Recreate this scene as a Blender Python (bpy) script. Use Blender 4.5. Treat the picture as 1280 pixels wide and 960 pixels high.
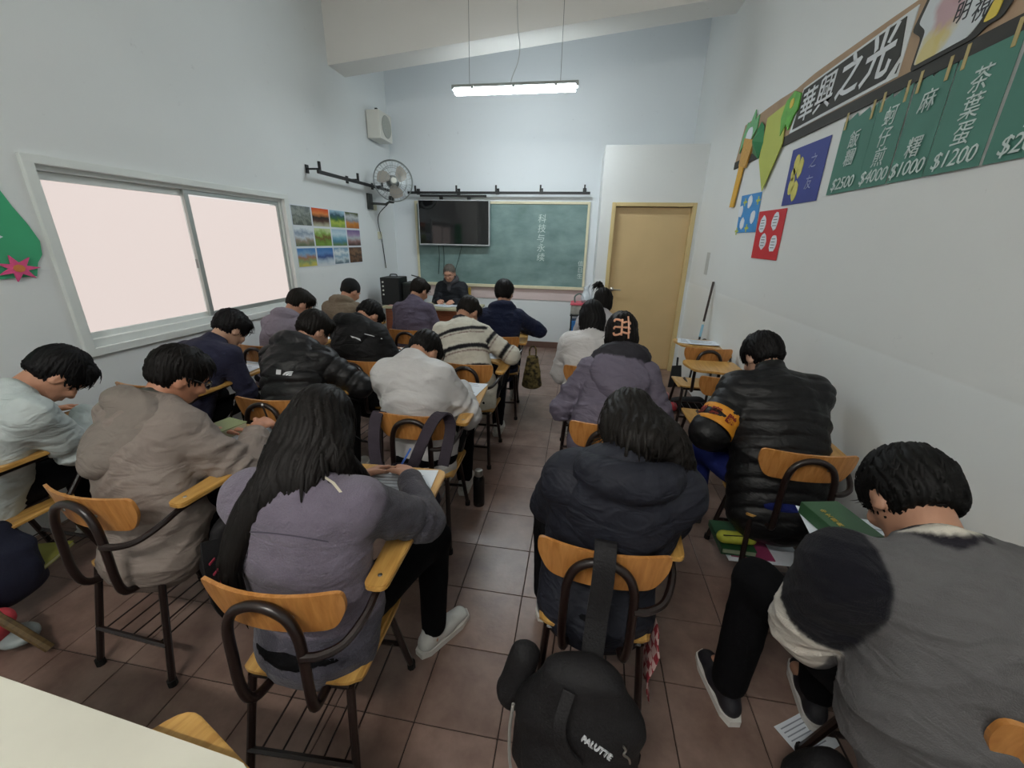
import bpy, bmesh, math, random
import numpy as np
from mathutils import Vector, Matrix

for _o in list(bpy.data.objects):
    bpy.data.objects.remove(_o, do_unlink=True)
SC = bpy.context.scene
COL = SC.collection

# ------------------------------------------------------------------ camera, world, exposure
def cam_axes(yaw, pitch, roll):
    f = np.array([-math.sin(yaw)*math.cos(pitch), math.cos(yaw)*math.cos(pitch), -math.sin(pitch)])
    r = np.array([math.cos(yaw), math.sin(yaw), 0.0]); u = np.cross(r, f)
    c, s = math.cos(roll), math.sin(roll)
    return c*r+s*u, -s*r+c*u, f
CAM_H = 1.62
_r, _u, _f = cam_axes(0.156759, 0.339323, 0.020554)
cam_data = bpy.data.cameras.new('camera')
cam_data.sensor_fit = 'HORIZONTAL'; cam_data.sensor_width = 36.0
cam_data.lens = 506.22/1280*36.0
cam_data.clip_start = 0.02
cam = bpy.data.objects.new('camera', cam_data); COL.objects.link(cam)
cam.matrix_world = Matrix(((_r[0], _u[0], -_f[0], 0), (_r[1], _u[1], -_f[1], 0),
                           (_r[2], _u[2], -_f[2], CAM_H), (0, 0, 0, 1)))
SC.camera = cam
world = bpy.data.worlds.new('world'); SC.world = world
world.use_nodes = True
world.node_tree.nodes['Background'].inputs[0].default_value = (0.80, 0.78, 0.76, 1)
world.node_tree.nodes['Background'].inputs[1].default_value = 1.0
SC.view_settings.view_transform = 'Standard'
SC.view_settings.look = 'None'
SC.view_settings.exposure = 0.0
SC.view_settings.gamma = 1.0
SC.view_settings.use_curve_mapping = False

LAMP_STRENGTH = 82.0
REAR_FILL_LAMP = 125.0
WINDOW_STRENGTH = 0.90

# room
XL, XR, FY, BY = -2.92, 1.347, 6.40, -1.7
def ceil_z(x): return 3.98+(x-XL)*0.092

# ------------------------------------------------------------------ helpers
def lin(c):
    if isinstance(c, str):
        c = c.lstrip('#'); c = [int(c[i:i+2], 16)/255 for i in (0, 2, 4)]
    return tuple(x/12.92 if x <= 0.04045 else ((x+0.055)/1.055)**2.4 for x in c)

MATS = {}
def mat(name, col, rough=0.6, var=0.0, vscale=8.0, bump=0.0, bscale=120.0, metal=0.0, spec=0.5,
        attr=False, stretch=None, emit=None, estr=0.0, coat=0.0, sheen=0.0, col2=None, detail=3.0):
    if name in MATS: return MATS[name]
    m = bpy.data.materials.new(name); m.use_nodes = True
    nt = m.node_tree; b = nt.nodes['Principled BSDF']
    c = lin(col)
    b.inputs['Base Color'].default_value = (*c, 1)
    b.inputs['Roughness'].default_value = rough
    b.inputs['Metallic'].default_value = metal
    b.inputs['Specular IOR Level'].default_value = spec
    if coat: b.inputs['Coat Weight'].default_value = coat
    if sheen:
        b.inputs['Sheen Weight'].default_value = sheen; b.inputs['Sheen Roughness'].default_value = 0.6
    if emit:
        b.inputs['Emission Color'].default_value = (*lin(emit), 1); b.inputs['Emission Strength'].default_value = estr
    src = None
    if attr:
        a = nt.nodes.new('ShaderNodeAttribute'); a.attribute_name = 'Col'; src = a.outputs['Color']
    if var or bump or col2:
        tc = nt.nodes.new('ShaderNodeTexCoord'); vec = tc.outputs['Object']
        if stretch:
            mp = nt.nodes.new('ShaderNodeMapping'); mp.inputs['Scale'].default_value = stretch
            nt.links.new(vec, mp.inputs[0]); vec = mp.outputs[0]
        if var or col2:
            n = nt.nodes.new('ShaderNodeTexNoise'); n.inputs['Scale'].default_value = vscale
            n.inputs['Detail'].default_value = detail
            nt.links.new(vec, n.inputs['Vector'])
            mx = nt.nodes.new('ShaderNodeMix'); mx.data_type = 'RGBA'
            if col2 is not None:
                rp = nt.nodes.new('ShaderNodeMapRange'); rp.inputs[1].default_value = 0.35; rp.inputs[2].default_value = 0.65
                nt.links.new(n.outputs['Fac'], rp.inputs[0]); nt.links.new(rp.outputs[0], mx.inputs['Factor'])
                mx.inputs['A'].default_value = (*c, 1); mx.inputs['B'].default_value = (*lin(col2), 1)
            else:
                mx.blend_type = 'MULTIPLY'; mx.inputs['Factor'].default_value = 1.0
                rp = nt.nodes.new('ShaderNodeMapRange'); rp.inputs[1].default_value = 0.25; rp.inputs[2].default_value = 0.75
                rp.inputs[3].default_value = 1-var; rp.inputs[4].default_value = 1+var
                nt.links.new(n.outputs['Fac'], rp.inputs[0])
                cb = nt.nodes.new('ShaderNodeCombineColor')
                for i in range(3): nt.links.new(rp.outputs[0], cb.inputs[i])
                mx.inputs['A'].default_value = (*c, 1)
                if src is not None: nt.links.new(src, mx.inputs['A'])
                nt.links.new(cb.outputs[0], mx.inputs['B'])
            src = mx.outputs['Result']
        if bump:
            n2 = nt.nodes.new('ShaderNodeTexNoise'); n2.inputs['Scale'].default_value = bscale
            n2.inputs['Detail'].default_value = 3.0
            nt.links.new(vec, n2.inputs['Vector'])
            bp = nt.nodes.new('ShaderNodeBump'); bp.inputs['Strength'].default_value = bump
            bp.inputs['Distance'].default_value = 0.01
            nt.links.new(n2.outputs['Fac'], bp.inputs['Height']); nt.links.new(bp.outputs[0], b.inputs['Normal'])
    if src is not None: nt.links.new(src, b.inputs['Base Color'])
    MATS[name] = m
    return m

def tag(o, label=None, cat=None, group=None, kind=None):
    if label: o['label'] = label
    if cat: o['category'] = cat
    if group: o['group'] = group
    if kind: o['kind'] = kind
    return o

def empty(name, loc=(0, 0, 0), rz=0.0, label=None, cat=None, group=None):
    o = bpy.data.objects.new(name, None); COL.objects.link(o)
    o.empty_display_size = 0.1
    o.location = loc; o.rotation_euler = (0, 0, rz)
    return tag(o, label, cat, group)

def mesh_obj(name, V, F, m, parent=None, smooth=False, col=None, loc=None):
    me = bpy.data.meshes.new(name)
    V = np.asarray(V, dtype=np.float32)
    if isinstance(F, np.ndarray):
        nf, k = F.shape
        me.vertices.add(len(V)); me.vertices.foreach_set('co', V.ravel())
        me.loops.add(nf*k); me.loops.foreach_set('vertex_index', F.astype(np.int32).ravel())
        me.polygons.add(nf); me.polygons.foreach_set('loop_start', np.arange(0, nf*k, k, dtype=np.int32))
        me.update(calc_edges=True)
    else:
        me.from_pydata(V.tolist(), [], F); me.update()
    if smooth:
        me.polygons.foreach_set('use_smooth', np.ones(len(me.polygons), dtype=bool))
    if col is not None:
        a = me.color_attributes.new('Col', 'FLOAT_COLOR', 'POINT')
        a.data.foreach_set('color', np.concatenate([col, np.ones((len(col), 1))], 1).astype(np.float32).ravel())
    if m is not None: me.materials.append(m)
    o = bpy.data.objects.new(name, me); COL.objects.link(o)
    if parent is not None: o.parent = parent
    if loc is not None: o.location = loc
    return o

class MB:
    """collects primitive shapes of ONE part"""
    def __init__(s): s.v = []; s.f = []
    def add(s, V, F):
        n = len(s.v); s.v += [tuple(map(float, p)) for p in V]; s.f += [[i+n for i in f] for f in F]; return s
    def box(s, c, d, rz=0.0, rx=0.0, ry=0.0):
        M = Matrix.Rotation(rz, 3, 'Z') @ Matrix.Rotation(rx, 3, 'X') @ Matrix.Rotation(ry, 3, 'Y')
        V = [Vector(c)+M @ Vector((sx*d[0]/2, sy*d[1]/2, sz*d[2]/2)) for sx in (-1, 1) for sy in (-1, 1) for sz in (-1, 1)]
        return s.add(V, [(0, 1, 3, 2), (4, 6, 7, 5), (0, 4, 5, 1), (2, 3, 7, 6), (0, 2, 6, 4), (1, 5, 7, 3)])
    def cbox(s, c, d, b=0.004, rz=0.0, rx=0.0):
        """box with chamfered edges"""
        bm = bmesh.new(); bmesh.ops.create_cube(bm, size=1)
        for v in bm.verts: v.co = Vector((v.co.x*d[0], v.co.y*d[1], v.co.z*d[2]))
        bmesh.ops.bevel(bm, geom=list(bm.edges), offset=min(b, min(d)*0.45), segments=2, affect='EDGES', profile=0.5)
        M = Matrix.Rotation(rz, 3, 'Z') @ Matrix.Rotation(rx, 3, 'X')
        V = [Vector(c)+M @ v.co for v in bm.verts]; bm.verts.index_update()
        F = [[v.index for v in f.verts] for f in bm.faces]; bm.free()
        return s.add(V, F)
    def prism(s, pts, z0, z1, fn=None):
        """polygon (x,y) extruded z0..z1; fn maps (x,y,z)->world"""
        n = len(pts); fn = fn or (lambda x, y, z: (x, y, z))
        V = [fn(x, y, z0) for x, y in pts]+[fn(x, y, z1) for x, y in pts]
        F = [list(range(n))[::-1], list(range(n, 2*n))]+[[i, (i+1) % n, n+(i+1) % n, n+i] for i in range(n)]
        return s.add(V, F)
    def tube(s, path, r, n=8, caps=True, closed=False):
        P = [Vector(p) for p in path]; m = len(P)
        rs = r if isinstance(r, (list, tuple)) else [r]*m
        T = []
        for i in range(m):
            if closed: t = P[(i+1) % m]-P[i-1]
            else: t = P[min(i+1, m-1)]-P[max(i-1, 0)]
            T.append(t.normalized() if t.length > 1e-9 else Vector((0, 0, 1)))
        u = T[0].orthogonal().normalized()
        V = []
        for i in range(m):
            u = (u-T[i]*u.dot(T[i]))
            u = u.normalized() if u.length > 1e-6 else T[i].orthogonal().normalized()
            w = T[i].cross(u)
            for k in range(n):
                a = 2*math.pi*k/n
                V.append(P[i]+(u*math.cos(a)+w*math.sin(a))*rs[i])
        F = []
        for i in range(m if closed else m-1):
            j = (i+1) % m
            F += [[i*n+k, i*n+(k+1) % n, j*n+(k+1) % n, j*n+k] for k in range(n)]
        if caps and not closed: F += [list(range(n))[::-1], list(range((m-1)*n, m*n))]
        return s.add(V, F)
    def lathe(s, prof, n=16, c=(0, 0, 0), axis='Z'):
        V = []; m = len(prof)
        for r, z in prof:
            for k in range(n):
                a = 2*math.pi*k/n; x, y = r*math.cos(a), r*math.sin(a)
                p = (x, y, z) if axis == 'Z' else ((z, x, y) if axis == 'X' else (y, z, x))
                V.append((p[0]+c[0], p[1]+c[1], p[2]+c[2]))
        F = [[i*n+k, i*n+(k+1) % n, (i+1)*n+(k+1) % n, (i+1)*n+k] for i in range(m-1) for k in range(n)]
        F += [list(range(n))[::-1], list(range((m-1)*n, m*n))]
        return s.add(V, F)
    def build(s, name, m, parent=None, smooth=False, loc=None):
        o = mesh_obj(name, s.v, s.f, m, parent, False, None, loc)
        if smooth:
            me = o.data; me.polygons.foreach_set('use_smooth', [True]*len(me.polygons))
            try: me.set_sharp_from_angle(angle=math.radians(42))
            except Exception: pass
        return o

def spline(pts, n=6):
    """Catmull-Rom through points"""
    P = [np.array(p, float) for p in pts]; P = [2*P[0]-P[1]]+P+[2*P[-1]-P[-2]]
    out = []
    for i in range(1, len(P)-2):
        for k in range(n):
            t = k/n
            out.append(0.5*((2*P[i])+(P[i+1]-P[i-1])*t+(2*P[i-1]-5*P[i]+4*P[i+1]-P[i+2])*t*t+(-P[i-1]+3*P[i]-3*P[i+1]+P[i+2])*t**3))
    out.append(P[-2]); return [tuple(p) for p in out]

def rounded(pts, r, n=4):
    """polygon with rounded corners; r one radius or list"""
    out = []; m = len(pts)
    for i in range(m):
        p = Vector(pts[i]); a = Vector(pts[i-1])-p; b = Vector(pts[(i+1) % m])-p
        rr = r[i] if isinstance(r, (list, tuple)) else r
        rr = min(rr, a.length*0.48, b.length*0.48)
        if rr < 1e-5: out.append(tuple(p)); continue
        p0 = p+a.normalized()*rr; p1 = p+b.normalized()*rr
        for k in range(n+1):
            t = k/n; q = (1-t)**2*p0+2*t*(1-t)*p+t*t*p1; out.append(tuple(q))
    return out

def text_mesh(name, body, size, m, parent, M, extrude=0.0008, offset=0.0, shear=0.0, spacing=1.0, lsp=1.0, align='CENTER'):
    cu = bpy.data.curves.new(name+'_font', 'FONT'); cu.body = body; cu.size = size
    cu.extrude = extrude; cu.offset = offset; cu.shear = shear; cu.space_character = spacing; cu.space_line = lsp
    cu.align_x = align; cu.align_y = 'CENTER'; cu.resolution_u = 2
    t = bpy.data.objects.new(name+'_tmp', cu); COL.objects.link(t)
    bpy.context.view_layer.update()
    dg = bpy.context.evaluated_depsgraph_get()
    me = bpy.data.meshes.new_from_object(t.evaluated_get(dg))
    bpy.data.objects.remove(t, do_unlink=True); bpy.data.curves.remove(cu)
    me.name = name; me.materials.clear(); me.materials.append(m)
    me.transform(M)
    o = bpy.data.objects.new(name, me); COL.objects.link(o); o.parent = parent
    return o

# ------------------------------------------------------------------ implicit surfaces (bodies, clothes, hair)
class Sdf:
    def __init__(s): s.p = []
    def cone(s, a, b, ra, rb, hint=(1, 0, 0), k=0.03, cap=None, tagid=0, s0=0.0, sub=False):
        ra = (ra, ra) if np.isscalar(ra) else ra; rb = (rb, rb) if np.isscalar(rb) else rb
        s.p.append(dict(t='c', a=np.array(a, float), b=np.array(b, float), ra=ra, rb=rb, h=np.array(hint, float), k=k, cap=cap, tag=tagid, s0=s0, sub=sub)); return s
    def ell(s, c, r, R=None, k=0.03, tagid=0, sub=False):
        s.p.append(dict(t='e', c=np.array(c, float), r=np.array(r, float), R=np.eye(3) if R is None else np.array(R), k=k, tag=tagid, s0=0.0, sub=sub)); return s
    @staticmethod
    def bounds(p):
        if p['t'] == 'e':
            m = p['r'].max(); return p['c']-m, p['c']+m
        m = max(*p['ra'], *p['rb'], p['cap'] or 0)
        return np.minimum(p['a'], p['b'])-m, np.maximum(p['a'], p['b'])+m
    @staticmethod
    def ev(p, P, want_s=False):
        if p['t'] == 'e':
            q = (P-p['c']) @ p['R']; q1 = q/p['r']; q2 = q1/p['r']
            k0 = np.sqrt((q1*q1).sum(-1)); k1 = np.sqrt((q2*q2).sum(-1))
            d = k0*(k0-1)/np.maximum(k1, 1e-6)
            return (d, np.zeros(len(d))) if want_s else d
        a, b = p['a'], p['b']; w = b-a; L = np.linalg.norm(w)+1e-9; w = w/L
        u = p['h']-p['h'].dot(w)*w; nu = np.linalg.norm(u)
        if nu < 1e-4:
            u = np.cross(w, [0.3, 0.5, 0.8]); nu = np.linalg.norm(u)
        u = u/nu; v = np.cross(w, u)
        D = P-a; h = D @ w; t = np.clip(h/L, 0, 1)
        ru = p['ra'][0]+(p['rb'][0]-p['ra'][0])*t; rv = p['ra'][1]+(p['rb'][1]-p['ra'][1])*t
        rw = p['cap'] if p['cap'] else np.minimum(ru, rv)
        x = (D @ u); y = (D @ v); z = h-t*L
        k0 = np.sqrt((x/ru)**2+(y/rv)**2+(z/rw)**2); k1 = np.sqrt((x/ru**2)**2+(y/rv**2)**2+(z/rw**2)**2)
        d = k0*(k0-1)/np.maximum(k1, 1e-6)
        return (d, p['s0']+t*L) if want_s else d
    def mesh(s, vox):
        lo = np.min([s.bounds(p)[0] for p in s.p if not p['sub']], 0)-3*vox; hi = np.max([s.bounds(p)[1] for p in s.p if not p['sub']], 0)+3*vox
        n = np.ceil((hi-lo)/vox).astype(int)+1
        F = np.full(n, 0.3, dtype=np.float32)
        ax = [lo[i]+vox*np.arange(n[i]) for i in range(3)]
        for p in s.p:
            b0, b1 = s.bounds(p); e = p['k']+2.5*vox
            i0 = np.clip(np.floor((b0-e-lo)/vox).astype(int), 0, n-1); i1 = np.clip(np.ceil((b1+e-lo)/vox).astype(int)+1, 1, n)
            if (i1 <= i0).any(): continue
            G = np.stack(np.meshgrid(*[ax[i][i0[i]:i1[i]] for i in range(3)], indexing='ij'), -1)
            d = s.ev(p, G.reshape(-1, 3)).reshape(G.shape[:3])
            sl = tuple(slice(i0[i], i1[i]) for i in range(3))
            A = F[sl]; k = p['k']
            if p['sub']:
                h = np.maximum(k-np.abs(A+d), 0)/k
                F[sl] = np.maximum(A, -d)+h*h*k*0.25
            else:
                h = np.maximum(k-np.abs(A-d), 0)/k
                F[sl] = np.minimum(A, d)-h*h*k*0.25
        return surface_nets(F, lo, vox)
    def locate(s, V, tags=None):
        """nearest primitive tag and s coordinate for each vertex"""
        best = np.full(len(V), 9.0); tg = np.zeros(len(V), int); ss = np.zeros(len(V))
        for p in s.p:
            if p['sub']: continue
            d, sv = s.ev(p, V, True); m = d < best
            best[m] = d[m]; tg[m] = p['tag']; ss[m] = sv[m]
        return tg, ss

def surface_nets(F, lo, vox):
    S = F < 0
    n = np.array(F.shape)
    cor = [(i, j, k) for i in (0, 1) for j in (0, 1) for k in (0, 1)]
    def sub(A, c): return A[c[0]:n[0]-1+c[0], c[1]:n[1]-1+c[1], c[2]:n[2]-1+c[2]]
    cnt = np.zeros(n-1, dtype=np.int8)
    for c in cor: cnt += sub(S, c)
    act = (cnt > 0) & (cnt < 8)
    idx = -np.ones(n-1, dtype=np.int64); ids = np.argwhere(act)
    idx[act] = np.arange(len(ids))
    acc = np.zeros((len(ids), 3)); num = np.zeros(len(ids))
    for a in cor:
        for axn in range(3):
            if a[axn]: continue
            b = list(a); b[axn] = 1
            fa = F[ids[:, 0]+a[0], ids[:, 1]+a[1], ids[:, 2]+a[2]]; fb = F[ids[:, 0]+b[0], ids[:, 1]+b[1], ids[:, 2]+b[2]]
            m = (fa < 0) != (fb < 0)
            t = np.where(m, fa/np.where(m, fa-fb, 1), 0)
            p = np.tile(np.array(a, float), (len(ids), 1)); p[:, axn] = t
            acc[m] += p[m]; num[m] += 1
    V = lo+(ids+acc/num[:, None])*vox
    Q = []
    for axn in range(3):
        o1, o2 = [(1, 2), (2, 0), (0, 1)][axn]
        sl0 = [slice(None)]*3; sl1 = [slice(None)]*3
        sl0[axn] = slice(0, n[axn]-1); sl1[axn] = slice(1, n[axn])
        A = S[tuple(sl0)]; B = S[tuple(sl1)]
        e = np.argwhere(A != B)
        e = e[(e[:, o1] > 0) & (e[:, o2] > 0) & (e[:, o1] < n[o1]-1) & (e[:, o2] < n[o2]-1)]
        fl = A[e[:, 0], e[:, 1], e[:, 2]]
        def cell(d1, d2):
            c = e.copy(); c[:, o1] -= d1; c[:, o2] -= d2
            return idx[c[:, 0], c[:, 1], c[:, 2]]
        q = np.stack([cell(1, 1), cell(0, 1), cell(0, 0), cell(1, 0)], 1)
        q[~fl] = q[~fl][:, ::-1]
        Q.append(q)
    return V, np.concatenate(Q)

def vnormals(V, Q):
    a, b, c, d = (V[Q[:, i]] for i in range(4))
    N = np.cross(c-a, d-b); out = np.zeros_like(V)
    for i in range(4):
        for k in range(3):
            out[:, k] += np.bincount(Q[:, i], N[:, k], len(V))
    return out/np.maximum(np.linalg.norm(out, axis=1), 1e-9)[:, None]

def smooth_verts(V, Q, it=1, lam=0.5):
    for _ in range(it):
        acc = np.zeros_like(V); cn = np.zeros(len(V))
        for i in range(4):
            for j in (1, 3):
                o = Q[:, (i+j) % 4]
                cn += np.bincount(Q[:, i], minlength=len(V))
                for k in range(3): acc[:, k] += np.bincount(Q[:, i], V[o, k], len(V))
        V = V+lam*(acc/cn[:, None]-V)
    return V

def folds(P, seed, freq, amp, octv=4):
    """soft cloth creases"""
    rg = np.random.default_rng(seed); out = np.zeros(len(P))
    wob = np.zeros(len(P))
    for _ in range(3):
        k = rg.normal(size=3)*7; wob += np.sin(P @ k+rg.uniform(0, 6.28))
    for i in range(octv):
        k = rg.normal(size=3)*np.array(freq); ph = rg.uniform(0, 6.28)
        r = 1-np.abs(np.sin(P @ k+ph+0.8*wob)); env = 0.5+0.5*np.sin(P @ (rg.normal(size=3)*5)+rg.uniform(0, 6.28))
        out += amp*(r**2-0.35)*env*(0.75**i)
    return out
# ------------------------------------------------------------------ the room shell
def wall_mat(name, col, lower=None, zsplit=0.0):
    """painted plaster, slightly uneven, scuffed; below zsplit a glossier washable paint"""
    m = bpy.data.materials.new(name); m.use_nodes = True; nt = m.node_tree; b = nt.nodes['Principled BSDF']
    geo = nt.nodes.new('ShaderNodeNewGeometry')
    n1 = nt.nodes.new('ShaderNodeTexNoise'); n1.inputs['Scale'].default_value = 1.3; n1.inputs['Detail'].default_value = 4
    nt.links.new(geo.outputs['Position'], n1.inputs['Vector'])
    rp = nt.nodes.new('ShaderNodeMapRange'); rp.inputs[3].default_value = 0.955; rp.inputs[4].default_value = 1.03
    nt.links.new(n1.outputs['Fac'], rp.inputs[0])
    # scuff marks: sparse stretched spots
    n2 = nt.nodes.new('ShaderNodeTexNoise'); n2.inputs['Scale'].default_value = 9; n2.inputs['Detail'].default_value = 5; n2.inputs['Roughness'].default_value = 0.75
    nt.links.new(geo.outputs['Position'], n2.inputs['Vector'])
    r2 = nt.nodes.new('ShaderNodeMapRange'); r2.inputs[1].default_value = 0.66; r2.inputs[2].default_value = 0.72; r2.inputs[3].default_value = 1.0; r2.inputs[4].default_value = 0.88
    nt.links.new(n2.outputs['Fac'], r2.inputs[0])
    mu = nt.nodes.new('ShaderNodeMath'); mu.operation = 'MULTIPLY'
    nt.links.new(rp.outputs[0], mu.inputs[0]); nt.links.new(r2.outputs[0], mu.inputs[1])
    cb = nt.nodes.new('ShaderNodeCombineColor')
    for i in range(3): nt.links.new(mu.outputs[0], cb.inputs[i])
    mx = nt.nodes.new('ShaderNodeMix'); mx.data_type = 'RGBA'; mx.blend_type = 'MULTIPLY'; mx.inputs['Factor'].default_value = 1
    mx.inputs['A'].default_value = (*lin(col), 1); nt.links.new(cb.outputs[0], mx.inputs['B'])
    if lower:
        sp = nt.nodes.new('ShaderNodeSeparateXYZ'); nt.links.new(geo.outputs['Position'], sp.inputs[0])
        st = nt.nodes.new('ShaderNodeMapRange'); st.inputs[1].default_value = zsplit-0.006; st.inputs[2].default_value = zsplit+0.006
        nt.links.new(sp.outputs['Z'], st.inputs[0])
        m2 = nt.nodes.new('ShaderNodeMix'); m2.data_type = 'RGBA'
        nt.links.new(st.outputs[0], m2.inputs['Factor']); m2.inputs['A'].default_value = (*lin(lower), 1); m2.inputs['B'].default_value = (*lin(col), 1)
        nt.links.new(m2.outputs['Result'], mx.inputs['A'])
        rr = nt.nodes.new('ShaderNodeMapRange'); rr.inputs[3].default_value = 0.33; rr.inputs[4].default_value = 0.75
        nt.links.new(st.outputs[0], rr.inputs[0]); nt.links.new(rr.outputs[0], b.inputs['Roughness'])
    else: b.inputs['Roughness'].default_value = 0.75
    n3 = nt.nodes.new('ShaderNodeTexNoise'); n3.inputs['Scale'].default_value = 60; n3.inputs['Detail'].default_value = 3
    nt.links.new(geo.outputs['Position'], n3.inputs['Vector'])
    bp = nt.nodes.new('ShaderNodeBump'); bp.inputs['Strength'].default_value = 0.06; bp.inputs['Distance'].default_value = 0.01
    nt.links.new(n3.outputs['Fac'], bp.inputs['Height']); nt.links.new(bp.outputs[0], b.inputs['Normal'])
    nt.links.new(mx.outputs['Result'], b.inputs['Base Color'])
    return m
M_WALL = wall_mat('wall_paint', '#e3e8e9')
M_WALL_R = wall_mat('wall_paint_two_tone', '#dfe2e1', '#e6eaea', 1.18)
M_WALL_F = wall_mat('wall_paint_front', '#e2e8ec', '#e4eaec', 0.755)
M_CEIL = wall_mat('ceiling_paint', '#e9e8e4')

def structure(mb, name, m, parent=None):
    o = mb.build(name, m, parent)
    if parent is None: o['kind'] = 'structure'
    return o

# floor: grout slab + one object per tile
M_GROUT = mat('grout', '#2c211d', 0.9, 0.15, 30)
def tile_mat():
    m = bpy.data.materials.new('floor_tile'); m.use_nodes = True; nt = m.node_tree; b = nt.nodes['Principled BSDF']
    geo = nt.nodes.new('ShaderNodeNewGeometry')
    n = nt.nodes.new('ShaderNodeTexNoise'); n.inputs['Scale'].default_value = 5; n.inputs['Detail'].default_value = 6; n.inputs['Roughness'].default_value = 0.65
    nt.links.new(geo.outputs['Position'], n.inputs['Vector'])
    cr = nt.nodes.new('ShaderNodeValToRGB')
    cr.color_ramp.elements[0].position = 0.32; cr.color_ramp.elements[0].color = (*lin('#6a534a'), 1)
    cr.color_ramp.elements[1].position = 0.7; cr.color_ramp.elements[1].color = (*lin('#8e786d'), 1)
    nt.links.new(n.outputs['Fac'], cr.inputs[0])
    oi = nt.nodes.new('ShaderNodeObjectInfo')
    rp = nt.nodes.new('ShaderNodeMapRange'); rp.inputs[3].default_value = 0.88; rp.inputs[4].default_value = 1.1
    nt.links.new(oi.outputs['Random'], rp.inputs[0])
    cb = nt.nodes.new('ShaderNodeCombineColor')
    for i in range(3): nt.links.new(rp.outputs[0], cb.inputs[i])
    mx = nt.nodes.new('ShaderNodeMix'); mx.data_type = 'RGBA'; mx.blend_type = 'MULTIPLY'; mx.inputs['Factor'].default_value = 1
    nt.links.new(cr.outputs[0], mx.inputs['A']); nt.links.new(cb.outputs[0], mx.inputs['B']); nt.links.new(mx.outputs['Result'], b.inputs['Base Color'])
    n2 = nt.nodes.new('ShaderNodeTexNoise'); n2.inputs['Scale'].default_value = 55; n2.inputs['Detail'].default_value = 4
    nt.links.new(geo.outputs['Position'], n2.inputs['Vector'])
    r2 = nt.nodes.new('ShaderNodeMapRange'); r2.inputs[3].default_value = 0.24; r2.inputs[4].default_value = 0.44
    nt.links.new(n2.outputs['Fac'], r2.inputs[0]); nt.links.new(r2.outputs[0], b.inputs['Roughness'])
    bp = nt.nodes.new('ShaderNodeBump'); bp.inputs['Strength'].default_value = 0.12; bp.inputs['Distance'].default_value = 0.004
    nt.links.new(n2.outputs['Fac'], bp.inputs['Height']); nt.links.new(bp.outputs[0], b.inputs['Normal'])
    return m
M_TILE = tile_mat()
TS = 0.303
X0 = -0.166-10*TS; Y0 = 1.197-4*TS
floor = structure(MB().box(((XL+XR)/2, (FY+BY)/2, -0.06), (XR-XL+0.4, FY-BY+0.4, 0.112)), 'floor', M_GROUT)
tm = None; far = MB()
for i in range(0, 16):
    for j in range(-6, 22):
        x0, x1 = X0+i*TS+0.002, X0+(i+1)*TS-0.002; y0, y1 = Y0+j*TS+0.002, Y0+(j+1)*TS-0.002
        full = x0 >= XL and x1 <= XR and y1 <= FY
        x0, x1, y0, y1 = max(x0, XL), min(x1, XR), max(y0, BY), min(y1, FY)
        if x1-x0 < 0.01 or y1-y0 < 0.01: continue
        if j < 1:
            far.box(((x0+x1)/2, (y0+y1)/2, -0.003), (x1-x0, y1-y0, 0.006)); continue
        if full:
            if tm is None:
                t = MB().cbox((0, 0, -0.004), (TS-0.004, TS-0.004, 0.008), 0.0012).build('tile', M_TILE, floor); tm = t.data
            else:
                t = bpy.data.objects.new('tile', tm); COL.objects.link(t); t.parent = floor
            t.location = ((x0+x1)/2, (y0+y1)/2, 0)
        else:
            MB().cbox((0, 0, -0.004), (x1-x0, y1-y0, 0.008), 0.0012).build('tile', M_TILE, floor, loc=((x0+x1)/2, (y0+y1)/2, 0))
o = far.build('tile_field', M_TILE, floor); o['kind'] = 'stuff'

# walls
T = 0.15
WY0, WY1, WZ0, WZ1 = 1.965, 3.90, 0.945, 1.965      # window opening in the left wall
def wall_left():
    mb = MB(); zt = 4.3
    mb.box((XL-T/2, (BY+WY0)/2, zt/2), (T, WY0-BY, zt)); mb.box((XL-T/2, (WY1+FY)/2, zt/2), (T, FY-WY1, zt))
    mb.box((XL-T/2, (WY0+WY1)/2, WZ0/2), (T, WY1-WY0, WZ0)); mb.box((XL-T/2, (WY0+WY1)/2, (WZ1+zt)/2), (T, WY1-WY0, zt-WZ1))
    return structure(mb, 'wall_left', M_WALL)
wall_left()
structure(MB().box((XR+T/2, (BY+FY)/2, 2.3), (T, FY-BY, 4.6)), 'wall_right', M_WALL_R)
structure(MB().box(((XL+XR)/2, FY+T/2, 2.3), (XR-XL+2*T, T, 4.6)), 'wall_front', M_WALL_F)
structure(MB().box(((XL+XR)/2, BY-T/2, 2.3), (XR-XL+2*T, T, 4.6)), 'wall_back', M_WALL)
def slab(y0, y1, zoff, th, ext=0.15):
    xa, xb = XL-ext, XR+ext; mb = MB()
    V = [(x, y, ceil_z(x)+zoff+dz) for x in (xa, xb) for y in (y0, y1) for dz in (0, th)]
    return mb.add(V, [(0, 1, 3, 2), (4, 6, 7, 5), (0, 4, 5, 1), (2, 3, 7, 6), (0, 2, 6, 4), (1, 5, 7, 3)])
structure(slab(BY-T, FY+T, 0, 0.12), 'ceiling', M_CEIL)
structure(slab(4.98, 5.33, -0.57, 0.575, 0.0), 'trim_1', M_CEIL)          # the sloping beam
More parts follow.
